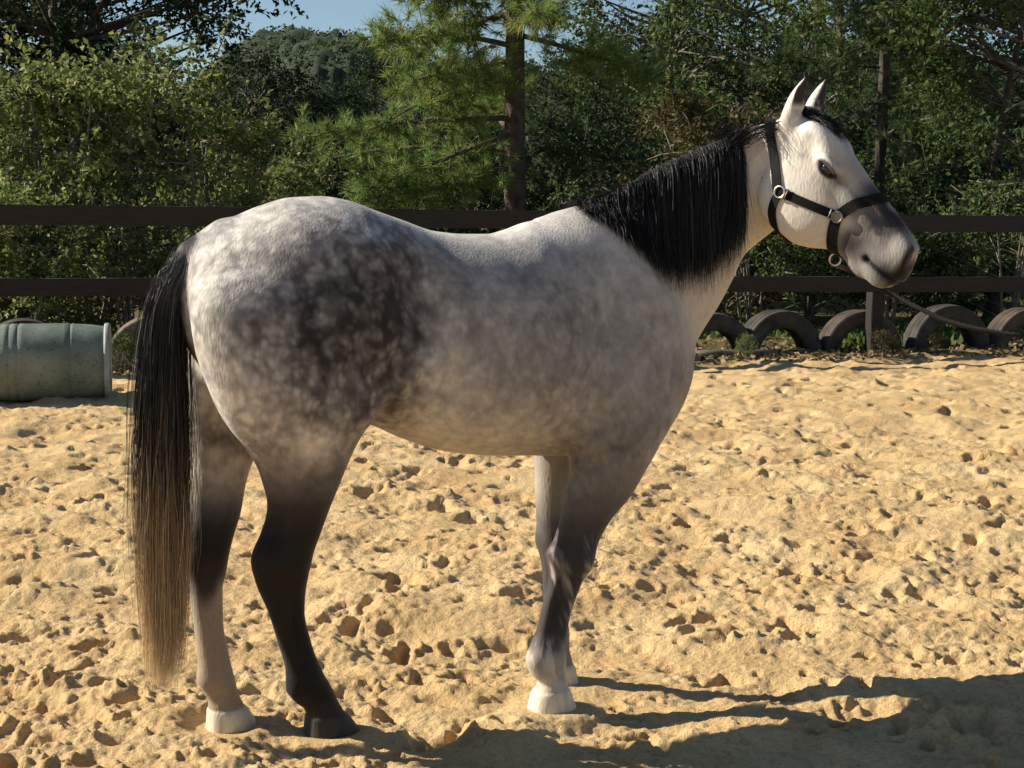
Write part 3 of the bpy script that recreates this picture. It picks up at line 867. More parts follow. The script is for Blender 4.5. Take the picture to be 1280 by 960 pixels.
rg = np.random.default_rng(11)
G = []; GL = []
for i in range(900):
    x = rg.uniform(.925, 1.378)
    L = np.interp(x, [.92, .98, 1.04, 1.12, 1.20, 1.28, 1.34, 1.39, 1.41, 1.46], [.05, .11, .21, .33, .41, .42, .40, .37, .34, .12]) * rg.uniform(.82, 1.06)
    y = crest_y(x) + rg.uniform(-.014, .016)
    p, n = cast((x, y, 2.0), (0, 0, -1))
    if p is None: continue
    side = -1.0
    up = rg.uniform(.0, .6)
    lay = rg.uniform(.002, .010)
    G.append(drape(p - np.array([0, 0, .006]), (rg.normal() * .12 - .05, side * .8, up), L, 16, lay, g=(rg.normal() * .03 - .01, -.06, -1), stiff=.5))
MP = children(G, 14, .004, .011, rg, .34, .007)
tcol = np.linspace(0, 1, 16)[None, :, None]
base = rg.uniform(.55, 1.5, (len(MP), 1, 1))
MC = np.array([.012, .0115, .013])[None, None] * base * np.ones((1, 16, 1)) + np.where(rg.random((len(MP), 1, 1)) < .08, .05, 0) * np.ones((1, 16, 3))
hair_object("mane", MP, rg.uniform(.0009, .0019, len(MP)), MC, 3)
# thin crest hair between mane and poll, lying along the neck
G = []
for i in range(46):
    x = rg.uniform(1.37, 1.46); y = crest_y(x) + rg.uniform(-.018, .012)
    p, n = cast((x, y, 2.0), (0, 0, -1))
    if p is None or p[2] < 1.6: continue
    G.append(drape(p - np.array([0, 0, .003]), (-.9, -.35, .0), rg.uniform(.05, .10), 16, rg.uniform(.002, .005), g=(-.85, -.12, -.5), stiff=.7))
CP = children(G, 9, .010, .010, rg, .5, .004)
CC = np.array([.014, .013, .014])[None, None] * rg.uniform(.6, 1.8, (len(CP), 1, 1)) * np.ones((1, 16, 1))
hair_object("crest_hair", CP, rg.uniform(.001, .0022, len(CP)), CC, 4)
# forelock
G = []
for i in range(120):
    r_ = hp(rg.uniform(.015, .065), .13, rg.uniform(-.03, .03))
    p, n = cast(r_, -he3)
    if p is None: continue
    d0 = he1 * .7 + he3 * .5 + he2 * rg.uniform(-.5, .2)
    G.append(drape(p - n * .003, d0, rg.uniform(.08, .165), 16, rg.uniform(.003, .012), g=he1 * .9 + he2 * rg.uniform(-.35, .25) - he3 * .3, stiff=.6))
FP = children(G, 10, .004, .008, rg, .4, .004)
FC = np.array([.015, .014, .015])[None, None] * rg.uniform(.6, 1.9, (len(FP), 1, 1)) * np.ones((1, 16, 1))
hair_object("forelock", FP, rg.uniform(.001, .0022, len(FP)), FC, 5)
# ear fringe
# tail
NT = 9000; MT = 18
rt = np.random.default_rng(23)
dock_pts = np.array([(-.15, 1.425), (-.20, 1.395), (-.245, 1.35), (-.282, 1.28), (-.296, 1.20), (-.30, 1.11)])
dl = np.linspace(0, 1, len(dock_pts))
u = rt.random(NT) ** 1.15
rx = np.interp(u, dl, dock_pts[:, 0]); rz = np.interp(u, dl, dock_pts[:, 1])
ang = rt.uniform(0, 2 * np.pi, NT); rad = np.sqrt(rt.random(NT))
# roots low on the dock feed the middle of the tail
ze = .150 + .62 * rt.random(NT) ** 1.15
ze = np.where(rt.random(NT) < .12, rt.uniform(.4, .9, NT), ze)
t = np.linspace(0, 1, MT)[None, :]
zz = rz[:, None] + .012 * np.sin(np.pi * np.clip(t * 6, 0, 1)) - (rz - ze)[:, None] * t
cxz = np.interp(zz, [.15, .3, .6, 1.0, 1.2, 1.3, 1.36, 1.42], [-.322, -.312, -.312, -.308, -.297, -.277, -.245, -.18])
hwz = np.interp(zz, [.15, .25, .4, .6, .9, 1.1, 1.25, 1.35, 1.42], [.040, .055, .066, .072, .070, .061, .046, .030, .015])
hyz = np.interp(zz, [.15, .3, .6, .9, 1.1, 1.25, 1.35, 1.42], [.035, .05, .06, .06, .055, .048, .036, .022])
w = sstep(0, .16, rz[:, None] - zz + .03)
clump = np.floor(rt.random(NT) * 130).astype(int)
cox = rt.normal(size=130) * .35; coy = rt.normal(size=130) * .35
kx = rad * np.cos(ang); ky = rad * np.sin(ang)
fly = np.where(rt.random(NT) < .05, 1.6, 1.0); kx = kx * .8 * fly + cox[clump] * .28; ky = ky * .8 + coy[clump] * .28
px_ = rx[:, None] * (1 - w) + cxz * w + kx[:, None] * hwz
py_ = ky[:, None] * hyz
ph = rt.uniform(0, 6.28, (NT, 1)); am = rt.uniform(.001, .010, (NT, 1))
px_ = px_ + am * np.sin(t * rt.uniform(6, 16, (NT, 1)) + ph) * t + .018 * np.sin(t * 4 + clump[:, None]) * t ** 1.5
py_ = py_ + am * np.cos(t * rt.uniform(6, 16, (NT, 1)) + ph) * t
TP = np.stack([px_, py_, zz], -1)
bz = sstep(.78, .30, zz) if False else 1 - sstep(.34, .90, zz + rt.normal(size=(NT, 1)) * .11)
top = sstep(1.15, 1.36, zz)
dark = np.array([.016, .0155, .017]); tan = np.array([.50, .355, .20]); tipc = np.array([.70, .55, .34])
bz2 = 1 - sstep(.18, .38, zz)
TC = dark * (1 - bz[..., None]) + tan * bz[..., None]
TC = TC * (1 - bz2[..., None] * .6) + tipc * bz2[..., None] * .6
TC = TC + top[..., None] * .09  # silver sunlit sheen painted into the hair at the tail head
TC = TC * rt.uniform(.45, 1.5, (NT, 1, 1)) * (1 + .35 * np.sin(clump * 7.3))[:, None, None]
gm = rt.random((NT, 1, 1)) < .07
TC = np.where(gm, TC * .4 + .14, TC)
hair_object("tail", TP, rt.uniform(.0009, .0019, NT), TC, 6, .15)
# ------------------------------------------------------------------ halter and lead rope
def tube(path, rad, seg=8, lobes=0, twist=0.0, lob_amp=0.0, closed=False):
    P = np.asarray(path, float); n = len(P)
    r = np.broadcast_to(np.asarray(rad, float), (n,))
    t = np.gradient(P, axis=0)
    if closed: t = np.roll(P, -1, 0) - np.roll(P, 1, 0)
    t /= np.linalg.norm(t, axis=1, keepdims=True) + 1e-9
    ref = np.array([0, 0, 1.0]) if abs(t[0, 2]) < .9 else np.array([1.0, 0, 0])
    a = np.cross(t[0], ref); a /= np.linalg.norm(a)
    A = []
    for i in range(n):
        a = a - t[i] * (a @ t[i]); a /= np.linalg.norm(a) + 1e-9; A.append(a)
    A = np.array(A); B = np.cross(t, A)
    L = np.concatenate([[0], np.cumsum(np.linalg.norm(np.diff(P, axis=0), axis=1))])
    th = np.arange(seg) * 2 * np.pi / seg
    rr = r[:, None] * (1 + lob_amp * np.cos(lobes * (th[None] + twist * L[:, None])))
    V = P[:, None] + A[:, None] * (rr * np.cos(th))[..., None] + B[:, None] * (rr * np.sin(th))[..., None]
    V = V.reshape(-1, 3); F = []
    m = n if closed else n - 1
    i = np.arange(m)[:, None]; j = np.arange(seg)[None]
    i2 = (i + 1) % n; j2 = (j + 1) % seg
    F = np.stack([i * seg + j, i * seg + j2, i2 * seg + j2, i2 * seg + j], -1).reshape(-1, 4)
    if not closed:
        V = np.concatenate([V, P[[0, -1]]])
        c0 = len(V) - 2
        k = np.arange(seg); k2 = (k + 1) % seg
        F = np.concatenate([F, np.stack([np.full(seg, c0), k2, k, k], -1), np.stack([np.full(seg, c0 + 1), (n - 1) * seg + k, (n - 1) * seg + k2, (n - 1) * seg + k2], -1)])
    return V, F
def poly_mesh(name, V, F, smooth=True):
    me = bpy.data.meshes.new(name)
    F = [tuple(dict.fromkeys(int(q) for q in f)) for f in F]
    me.from_pydata([tuple(v) for v in np.asarray(V).tolist()], [], F)
    if smooth: me.polygons.foreach_set("use_smooth", np.ones(len(me.polygons), bool))
    me.update()
    return me
def join(parts):
    Vs, Fs, n = [], [], 0
    for V, F in parts:
        Vs.append(np.asarray(V, float)); Fs += [tuple(int(q) + n for q in f) for f in F]; n += len(V)
    return np.concatenate(Vs), Fs
def smooth_path(p, n):
    p = np.asarray(p, float); k = np.concatenate([[0], np.cumsum(np.linalg.norm(np.diff(p, axis=0), axis=1))])
    t = np.linspace(0, k[-1], n)
    return np.stack([pchip(k, p[:, c], t) for c in range(p.shape[1])], -1)

def mat_webbing():
    m, nt, b = new_mat("black_webbing")
    tc = nd(nt, "ShaderNodeTexCoord"); n = nd(nt, "ShaderNodeTexNoise"); n.inputs["Scale"].default_value = 300; n.inputs["Detail"].default_value = 3
    nt.links.new(tc.outputs["Object"], n.inputs["Vector"])
    nt.links.new(ramp(nt, n.outputs["Fac"], [(.3, (.003, .003, .003)), (.7, (.009, .0085, .008))]), b.inputs["Base Color"])
    b.inputs["Roughness"].default_value = .8; b.inputs["Specular IOR Level"].default_value = .2; bump(nt, b, n.outputs["Fac"], .5, .001)
    return m
def mat_plain(name, col, rough=.5, metal=0.0, scale=40, var=.35, bmp=0.0):
    m, nt, b = new_mat(name)
    tc = nd(nt, "ShaderNodeTexCoord"); n = nd(nt, "ShaderNodeTexNoise"); n.inputs["Scale"].default_value = scale; n.inputs["Detail"].default_value = 6
    nt.links.new(tc.outputs["Object"], n.inputs["Vector"])
    c = np.array(col)
    nt.links.new(ramp(nt, n.outputs["Fac"], [(.3, tuple(c * (1 - var))), (.7, tuple(c * (1 + var)))]), b.inputs["Base Color"])
    b.inputs["Roughness"].default_value = rough; b.inputs["Metallic"].default_value = metal
    if bmp: bump(nt, b, n.outputs["Fac"], .6, bmp)
    return m
M_WEB = mat_webbing(); M_BRASS = mat_plain("worn_steel", (.62, .58, .50), .35, 1.0, 60, .15); M_STITCH = mat_plain("dull_steel", (.22, .21, .19), .5, .9, 60, .2)
halter = bpy.data.objects.new("halter", None); COL.objects.link(halter)
halter.location = HORSE_O; halter.rotation_euler = (0, 0, YAW)
tag(halter, "black webbing halter with metal rings buckled on the horse's head", "halter")

def strap(name, pts, nrm, w, off=.003, th=.0035, closed=False):
    """a flat webbing strap laid over the skin; pts on the skin"""
    P = np.asarray(pts); N = np.asarray(nrm)
    for k in range(2):
        Pn = P.copy(); Nn = N.copy()
        if closed:
            Pn = (np.roll(P, 1, 0) + P * 2 + np.roll(P, -1, 0)) / 4; Nn = (np.roll(N, 1, 0) + N * 2 + np.roll(N, -1, 0)) / 4
        else:
            Pn[1:-1] = (P[:-2] + P[1:-1] * 2 + P[2:]) / 4; Nn[1:-1] = (N[:-2] + N[1:-1] * 2 + N[2:]) / 4
        P = Pn; N = Nn / np.linalg.norm(Nn, axis=1, keepdims=True)
    t = (np.roll(P, -1, 0) - np.roll(P, 1, 0)) if closed else np.gradient(P, axis=0)
    t /= np.linalg.norm(t, axis=1, keepdims=True)
    b = np.cross(t, N); b /= np.linalg.norm(b, axis=1, keepdims=True)
    rows = []
    cc = (-1, -.5, 0, .5, 1)
    for i in range(len(P)):
        up = []; lo = []
        for c in cc:
            q = P[i] + b[i] * c * w / 2
            loc, n_, _, dd = BVH.find_nearest(Vector(q + N[i] * .004), .05)
            h = 0.0
            if loc is not None:
                h = max(-.006, min(.012, (np.array(loc) - q) @ N[i]))
            lo.append(q + N[i] * (h + off)); up.append(q + N[i] * (h + off + th))
        rows.append(lo + up[::-1])
    V = np.array(rows); m = V.shape[1]; n = len(P)
    if not closed or True:
        k = V.copy()
        if closed: k = (np.roll(V, 1, 0) + 2 * V + np.roll(V, -1, 0)) / 4
        else: k[1:-1] = (V[:-2] + 2 * V[1:-1] + V[2:]) / 4
        V = k
    V = V.reshape(-1, 3)
    mm = n if closed else n - 1
    F = [(i * m + j, i * m + (j + 1) % m, ((i + 1) % n) * m + (j + 1) % m, ((i + 1) % n) * m + j) for i in range(mm) for j in range(m)]
    if not closed:
        F.append(tuple(range(m))[::-1]); F.append(tuple((n - 1) * m + j for j in range(m)))
    me = poly_mesh(name, V, F, False)
    return link(name, me, M_WEB, halter)
def around(v0, ths, ss, n, closed=False):
    th = np.linspace(ths[0], ths[-1], n, endpoint=not closed)
    P = []; N = []
    for a in th:
        s = float(pchip(ths, ss, np.array([a]))[0]); r = math.radians(a)
        v0_ = v0(s) if callable(v0) else v0
        d = he3 * math.cos(r) - he2 * math.sin(r)
        p, q = cast(hp(s, v0_, 0) + d * .35, -d)
        if p is None: continue
        P.append(p); N.append(q)
    return np.array(P), np.array(N)
# angles: 0 over the nose / poll, 90 near side, 180 under the jaw, 270 far side
P, N = around(-.03, [0, 105, 180, 255, 360], [.392, .352, .418, .352, .392], 72, True)
strap("noseband", P, N, .032, closed=True)
P, N = around(-.055, [-128, -100, -70, 0, 70, 100, 128], [.182, .07, .005, -.045, .005, .07, .182], 60)
strap("crownpiece", P, N, .030)
half = [(.190, -.132), (.193, -.150), (.200, -.168), (.211, -.186), (.226, -.199)]
P = []; N = []
for s_, v_ in half:
    p, q = cast(hp(s_, v_, -.35), he2); P.append(p); N.append(q)
for u_ in (-.055, -.03, 0, .03, .055):
    dv = -he1 * .6 + he3 * .8; p, q = cast(hp(.250 + .02 * (1 - (u_ / .06) ** 2), -.20, u_) - dv * .2, dv); P.append(p); N.append(q)
for s_, v_ in half[::-1]:
    p, q = cast(hp(s_, v_, .35), -he2); P.append(p); N.append(q)
strap("throat_strap", smooth_path(P, 60), smooth_path(N, 60), .026)
for sg in (-1, 1):
    P = []; N = []
    for t_ in np.linspace(0, 1, 24):
        p, q = cast(hp(.190 + (.352 - .190) * t_, -.129 + (-.055 + .129) * t_, .35 * sg), -he2 * sg)
        P.append(p); N.append(q)
    strap("cheek_strap", P, N, .026, off=.0035)
def ring_at(name, s, v, sg, R, r, mat, squash=1.0):
    p, n = cast(hp(s, v, .35 * sg), -he2 * sg)
    a = np.cross(n, he1); a /= np.linalg.norm(a); b = np.cross(n, a)
    th = np.linspace(0, 2 * np.pi, 28, endpoint=False)
    path = p + n * .009 + (np.cos(th) * R)[:, None] * a + (np.sin(th) * R * squash)[:, None] * b
    V, F = tube(path, r, 8, closed=True)
    return link(name, poly_mesh(name, V, F), mat, halter), p, n, a, b
for sg in (-1, 1):
    ring_at("cheek_ring", .190, -.130, sg, .0165, .0034, M_BRASS)
    o, p, n, a, b = ring_at("nose_ring", .352, -.057, sg, .0150, .0038, M_STITCH)
    th = np.linspace(0, 2 * np.pi, 20, endpoint=False)
    V = [tuple(p + n * .0095)] + [tuple(p + n * .0085 + a * math.cos(t_) * .0135 + b * math.sin(t_) * .0135) for t_ in th]
    link("keeper_plate", poly_mesh("keeper_plate", V, [(0, 1 + i, 1 + (i + 1) % 20) for i in range(20)]), M_STITCH, halter)
    # keeper loop with bright edges on the cheek strap
    for (s_, v_) in ((.330, -.066), (.210, -.120)):
        p2, n2 = cast(hp(s_, v_, .35 * sg), -he2 * sg)
        tdir = hp(.352, -.055, 0) - hp(.19, -.129, 0); tdir /= np.linalg.norm(tdir); wd = np.cross(n2, tdir)
        path = [p2 + n2 * .004 - wd * .016, p2 + n2 * .011 - wd * .015, p2 + n2 * .012, p2 + n2 * .011 + wd * .015, p2 + n2 * .004 + wd * .016]
        V, F = tube(path, .0022, 6)
        link("keeper_loop", poly_mesh("keeper_loop", V, F), M_STITCH, halter)
pc, ncn = cast(hp(.420, -.40, 0), he3)
th = np.linspace(0, 2 * np.pi, 24, endpoint=False)
V, F = tube(pc + ncn * .020 + (np.cos(th) * .017)[:, None] * he1 + (np.sin(th) * .017)[:, None] * he3, .003, 8, closed=True)
link("lead_ring", poly_mesh("lead_ring", V, F), M_BRASS, halter)

cy, sy = math.cos(YAW), math.sin(YAW)
def h2w(p): return np.array([HORSE_O.x + cy * p[0] - sy * p[1], HORSE_O.y + sy * p[0] + cy * p[1], p[2]])
start = h2w(pc + ncn * .034)
rope_pts = [start, (1.085, 4.80, 1.283), (1.166, 4.78, 1.232), (1.265, 4.72, 1.180), (1.340, 4.68, 1.146), (1.43, 4.64, 1.124), (1.552, 4.60, 1.110), (1.70, 4.56, 1.108), (1.86, 4.52, 1.115),
            (1.97, 4.50, 1.08), (2.02, 4.49, .95), (2.04, 4.50, .6), (2.05, 4.52, .25), (2.08, 4.56, .03), (2.2, 4.62, .03), (2.4, 4.6, .03)]
V, F = tube(smooth_path(rope_pts, 420), .0072, 12, 3, 210, .16)
m_rope = mat_plain("dark_rope", (.010, .007, .005), .9, 0, 200, .5, .001)
o = link("lead_rope", poly_mesh("lead_rope", V, F), m_rope); tag(o, "dark brown lead rope running from the horse's chin out to the right", "rope")

# ------------------------------------------------------------------ fence
def mat_timber(name, c0, c1):
    m, nt, b = new_mat(name)
    tc = nd(nt, "ShaderNodeTexCoord"); mp = nd(nt, "ShaderNodeMapping"); mp.inputs["Scale"].default_value = (1.2, 18, 18)
    n = nd(nt, "ShaderNodeTexNoise"); n.inputs["Scale"].default_value = 3; n.inputs["Detail"].default_value = 8; n.inputs["Distortion"].default_value = .6
    nt.links.new(tc.outputs["Object"], mp.inputs[0]); nt.links.new(mp.outputs[0], n.inputs["Vector"])
    nt.links.new(ramp(nt, n.outputs["Fac"], [(.3, c0), (.7, c1)]), b.inputs["Base Color"])
    b.inputs["Roughness"].default_value = .8; bump(nt, b, n.outputs["Fac"], .8, .01)
    return m
M_TIMBER = mat_timber("dark_timber", (.006, .0045, .0035), (.017, .012, .009))
def plank(L, h, w, seed, nseg=18):
    """a slightly bowed sawn plank along x, centred"""
    r = np.random.default_rng(seed)
    V = []; sec = [(-1, -1), (-.8, -1), (.8, -1), (1, -1), (1, -.86), (1, .86), (1, 1), (.8, 1), (-.8, 1), (-1, 1), (-1, .86), (-1, -.86)]
    sec = [(-1, -.9), (-.88, -1), (.88, -1), (1, -.9), (1, .9), (.88, 1), (-.88, 1), (-1, .9)]
    bow = r.uniform(-.012, .012); tw = r.uniform(-.004, .004)
    for i in range(nseg + 1):
        t = i / nseg; x = (t - .5) * L
        e = bow * math.sin(math.pi * t); hh = h / 2 * (1 + r.normal() * .012)
        for a, b in sec:
            V.append((x, a * w / 2 + e * .6 + tw * b, b * hh + e + r.normal() * .0012))
    m = len(sec); F = [(i * m + j, i * m + (j + 1) % m, (i + 1) * m + (j + 1) % m, (i + 1) * m + j) for i in range(nseg) for j in range(m)]
    F = [f[::-1] for f in F]
    F.append(tuple(range(m))); F.append(tuple(nseg * m + j for j in range(m))[::-1])
    return poly_mesh("rail", V, F, False)
fence = bpy.data.objects.new("rail_fence", None); COL.objects.link(fence)
fence.location = (FA[0], FA[1], 0); fence.rotation_euler = (0, 0, math.atan2(FD[1], FD[0]))
tag(fence, "dark timber post and rail fence running behind the horse across the arena edge", "fence")
posts = [-.62, 2.10, 5.05, 8.253, 11.2]
for i, t_ in enumerate(posts):
    me = plank(1.62, .135, .125, 40 + i, 8)
    o = link("post", me, M_TIMBER, fence, (t_, -.02, .57)); o.rotation_euler = (0, math.pi / 2, 0)
for i in range(len(posts) - 1):
    a, b = posts[i], posts[i + 1]
    for z_, hgt, sd in ((1.330, .165, 60), (.725, .150, 70)):
        me = plank(b - a - .006, hgt, .05, sd + i)
        o = link("rail", me, M_TIMBER, fence, ((a + b) / 2, -.1065, z_ - .004 * i))

# ------------------------------------------------------------------ half-buried tyres
def lathe(profile, seg, name, smooth=True):
    """profile (r, y) closed loop, turned about the y axis"""
    P = np.array(profile); m = len(P)
    th = np.arange(seg) * 2 * np.pi / seg
    V = np.stack([P[None, :, 0] * np.cos(th)[:, None], np.repeat(P[None, :, 1], seg, 0), P[None, :, 0] * np.sin(th)[:, None]], -1).reshape(-1, 3)
    F = [(i * m + j, i * m + (j + 1) % m, ((i + 1) % seg) * m + (j + 1) % m, ((i + 1) % seg) * m + j) for i in range(seg) for j in range(m)]
    return poly_mesh(name, V, F, smooth)
W = .125; R = .45
outer = []
for y0, y1 in ((-.112, -.075), (-.060, -.022), (-.007, .007), (.022, .060), (.075, .112)):
    outer += [(R - .016, y0 - .004), (R - .003 - abs(y0) * .10, y0), (R - .003 - abs(y1) * .10, y1), (R - .016, y1 + .004)]
prof = [(.262, -.085), (.275, -.105), (.32, -.130), (.37, -.134), (.41, -.128), (.432, -.118)] + outer + [(.432, .118), (.41, .128), (.37, .134), (.32, .130), (.275, .105), (.262, .085), (.285, .085), (.33, .112), (.40, .110), (.425, .05), (.425, -.05), (.40, -.110), (.33, -.112), (.285, -.085)]
tyre_me = lathe(prof, 72, "tyre")
def mat_tyre(name, c0, c1):
    m, nt, b = new_mat(name)
    tc = nd(nt, "ShaderNodeTexCoord"); n = nd(nt, "ShaderNodeTexNoise"); n.inputs["Scale"].default_value = 7; n.inputs["Detail"].default_value = 9
    nt.links.new(tc.outputs["Object"], n.inputs["Vector"])
    nt.links.new(ramp(nt, n.outputs["Fac"], [(.35, c0), (.65, c1)]), b.inputs["Base Color"])
    b.inputs["Roughness"].default_value = .85; bump(nt, b, n.outputs["Fac"], .4, .01)
    return m
M_TY1 = mat_tyre("dusty_rubber", (.018, .016, .014), (.060, .050, .040)); M_TY2 = mat_tyre("sandy_rubber", (.06, .046, .03), (.20, .155, .10)); M_TY3 = mat_tyre("brown_rubber", (.03, .021, .015), (.085, .06, .043))
fa = math.atan2(FD[1], FD[0])
tyre_rows = [(.177, -.2, .92, .00, M_TY1, "dark half-buried tyre just behind the plastic drum"),
 (1.288, -.15, .98, .00, M_TY2, "sandy brown half-buried tyre between the drum and the horse's tail"),
 (6.593, -.2, .98, -.03, M_TY1, "half-buried tyre right against the horse's chest"),
 (7.319, -.2, 1.0, -.02, M_TY1, "grey half-buried tyre left of the brownish one by the post"),
 (8.231, -.22, .96, -.01, M_TY3, "brownish half-buried tyre standing just behind the fence post"),
 (9.216, -.2, 1.02, .01, M_TY1, "grey half-buried tyre right of the fence post under the lead rope"),
 (10.128, -.2, 1.0, -.02, M_TY3, "rightmost half-buried tyre cut off by the picture's edge")]
for i, (t_, off, sc_, z_, mt, lb) in enumerate(tyre_rows):
    p = FA + FD * t_ + FN * off
    me = tyre_me.copy(); me.materials.append(mt)
    o = link("tyre", me, None, None, (p[0], p[1], z_ + .03)); o.rotation_euler = (0.03 * math.sin(i * 3), i * .7, fa + .10 * math.sin(i * 2.3 + 1)); o.scale = (sc_, 1.0, sc_)
    o.rotation_mode = 'ZXY' if False else 'XYZ'
    tag(o, lb, "tyre", "half-buried tyres along the fence")

# ------------------------------------------------------------------ plastic drum lying on its side
Rb = .29; Lb = .92
pr = [(.0, -.455), (.20, -.455), (.255, -.462), (.275, -.462), (.283, -.45), (.276, -.43)]
for k in range(13):
    y_ = -.42 + .84 * k / 12
    pr.append((Rb - .022 * (abs(y_) / .42) ** 3, y_))
def groove_(pr, y0):
    out = []
    for r_, y_ in pr: out.append((r_, y_))
    i = next(i for i, q in enumerate(out) if q[1] > y0 and i > 5)
    out[i:i] = [(Rb + .001, y0 - .012), (Rb - .006, y0 - .004), (Rb - .006, y0 + .004), (Rb + .001, y0 + .012)]
    return out
pr = groove_(groove_(groove_(pr, .185), -.185), -.245)
body_pr = pr + [(.264, .43), (.264, .447), (.0, .447)]
m_drum, nt, b = new_mat("weathered_plastic")
tc = nd(nt, "ShaderNodeTexCoord"); n1 = nd(nt, "ShaderNodeTexNoise"); n1.inputs["Scale"].default_value = 5; n1.inputs["Detail"].default_value = 9
n2 = nd(nt, "ShaderNodeTexNoise"); n2.inputs["Scale"].default_value = 45; n2.inputs["Detail"].default_value = 5
for n in (n1, n2): nt.links.new(tc.outputs["Object"], n.inputs["Vector"])
c1 = ramp(nt, n1.outputs["Fac"], [(.3, (.10, .125, .10)), (.55, (.165, .195, .16)), (.75, (.22, .245, .195))])
c2 = ramp(nt, n2.outputs["Fac"], [(.30, (.35, .32, .28)), (.42, (1, 1, 1))])
mx = nd(nt, "ShaderNodeMix", data_type='RGBA', blend_type='MULTIPLY'); mx.inputs[0].default_value = .8
nt.links.new(c1, mx.inputs[6]); nt.links.new(c2, mx.inputs[7]); nt.links.new(mx.outputs[2], b.inputs["Base Color"]); b.inputs["Roughness"].default_value = .7; b.inputs["Specular IOR Level"].default_value = .25
bump(nt, b, n1.outputs["Fac"], .3, .02)
drum = bpy.data.objects.new("plastic_drum", None); COL.objects.link(drum)
drum.location = (-3.46, 11.20, .262); drum.rotation_euler = (0, 0, math.radians(-90 + 13))
tag(drum, "weathered grey-green plastic drum lying on its side by the fence", "drum")
# turned about local y; +y is the right-hand end
def lathe_open(profile, seg, name):
    P = np.array(profile); m = len(P); th = np.arange(seg) * 2 * np.pi / seg
    V = np.stack([P[None, :, 0] * np.cos(th)[:, None], np.repeat(P[None, :, 1], seg, 0), P[None, :, 0] * np.sin(th)[:, None]], -1).reshape(-1, 3)
    F = [(i * m + j, i * m + j + 1, ((i + 1) % seg) * m + j + 1, ((i + 1) % seg) * m + j) for i in range(seg) for j in range(m - 1)]
    return poly_mesh(name, V, F)
link("barrel", lathe_open(body_pr, 64, "barrel"), m_drum, drum)
m_rim = mat_plain("pale_plastic", (.24, .26, .235), .6, 0, 12, .35)
link("rim", lathe([(.262, .425), (.285, .428), (.291, .440), (.291, .462), (.283, .470), (.262, .468), (.255, .455)], 64, "rim"), m_rim, drum)
bung = lathe_open([(0, .470), (.028, .470), (.034, .464), (.034, .44)], 20, "bung")
for x_ in (-.17, .17):
    o = link("bung", bung, m_rim, drum, (x_, -.012, 0))
# log at the foot of the tyres
lp = FA + FD * 6.72 + FN * .12
V, F = tube([(-.45, 0, 0), (-.2, .01, .008), (.05, -.005, 0), (.3, .006, .004), (.42, 0, 0)], [.045, .05, .047, .046, .042], 12)
r_ = np.random.default_rng(3); V = V + r_.normal(size=V.shape) * .0015
o = link("log", poly_mesh("log", V, F), mat_timber("grey_log", (.05, .045, .035), (.17, .14, .10)), None, (lp[0], lp[1], .045)); o.rotation_euler = (0, 0, fa - .05)
tag(o, "short grey log lying at the foot of the tyres beside the horse's chest", "log")
# ------------------------------------------------------------------ vegetation
def mat_leaf(name, cols, transl=.38, rough=.6, spec=.22):
    m = bpy.data.materials.new(name); m.use_nodes = True
    nt = m.node_tree; b = nt.nodes["Principled BSDF"]; out = nt.nodes["Material Output"]
    at = nd(nt, "ShaderNodeAttribute"); at.attribute_name = "tint"
    oi = nd(nt, "ShaderNodeObjectInfo")
    c = ramp(nt, at.outputs["Fac"], [(i / (len(cols) - 1), k) for i, k in enumerate(cols)])
    hs = nd(nt, "ShaderNodeHueSaturation")
    mr = nd(nt, "ShaderNodeMapRange"); mr.inputs[3].default_value = .75; mr.inputs[4].default_value = 1.25
    nt.links.new(oi.outputs["Random"], mr.inputs[0]); nt.links.new(mr.outputs[0], hs.inputs["Value"]); nt.links.new(c, hs.inputs["Color"])
    nt.links.new(hs.outputs[0], b.inputs["Base Color"])
    b.inputs["Roughness"].default_value = rough; b.inputs["Specular IOR Level"].default_value = spec
    tr = nd(nt, "ShaderNodeBsdfTranslucent"); nt.links.new(hs.outputs[0], tr.inputs[0])
    mx = nd(nt, "ShaderNodeMixShader"); mx.inputs[0].default_value = transl
    nt.links.new(b.outputs[0], mx.inputs[1]); nt.links.new(tr.outputs[0], mx.inputs[2]); nt.links.new(mx.outputs[0], out.inputs["Surface"])
    return m
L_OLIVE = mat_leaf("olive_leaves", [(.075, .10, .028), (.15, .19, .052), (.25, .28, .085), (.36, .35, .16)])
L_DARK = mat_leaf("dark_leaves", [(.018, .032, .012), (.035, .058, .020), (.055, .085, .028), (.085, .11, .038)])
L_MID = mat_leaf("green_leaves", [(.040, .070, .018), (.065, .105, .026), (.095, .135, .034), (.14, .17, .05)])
L_RUST = mat_leaf("rusty_leaves", [(.045, .045, .016), (.075, .066, .022), (.10, .075, .026), (.10, .105, .034)])
L_NEEDLE2 = mat_leaf('dark_pine_needles', [(.030, .055, .022), (.050, .080, .030), (.075, .10, .036), (.11, .115, .05)], .25, .55, .2)
L_NEEDLE = mat_leaf("pine_needles", [(.09, .15, .044), (.15, .22, .06), (.22, .265, .075), (.29, .27, .10)], .35, .55, .2)
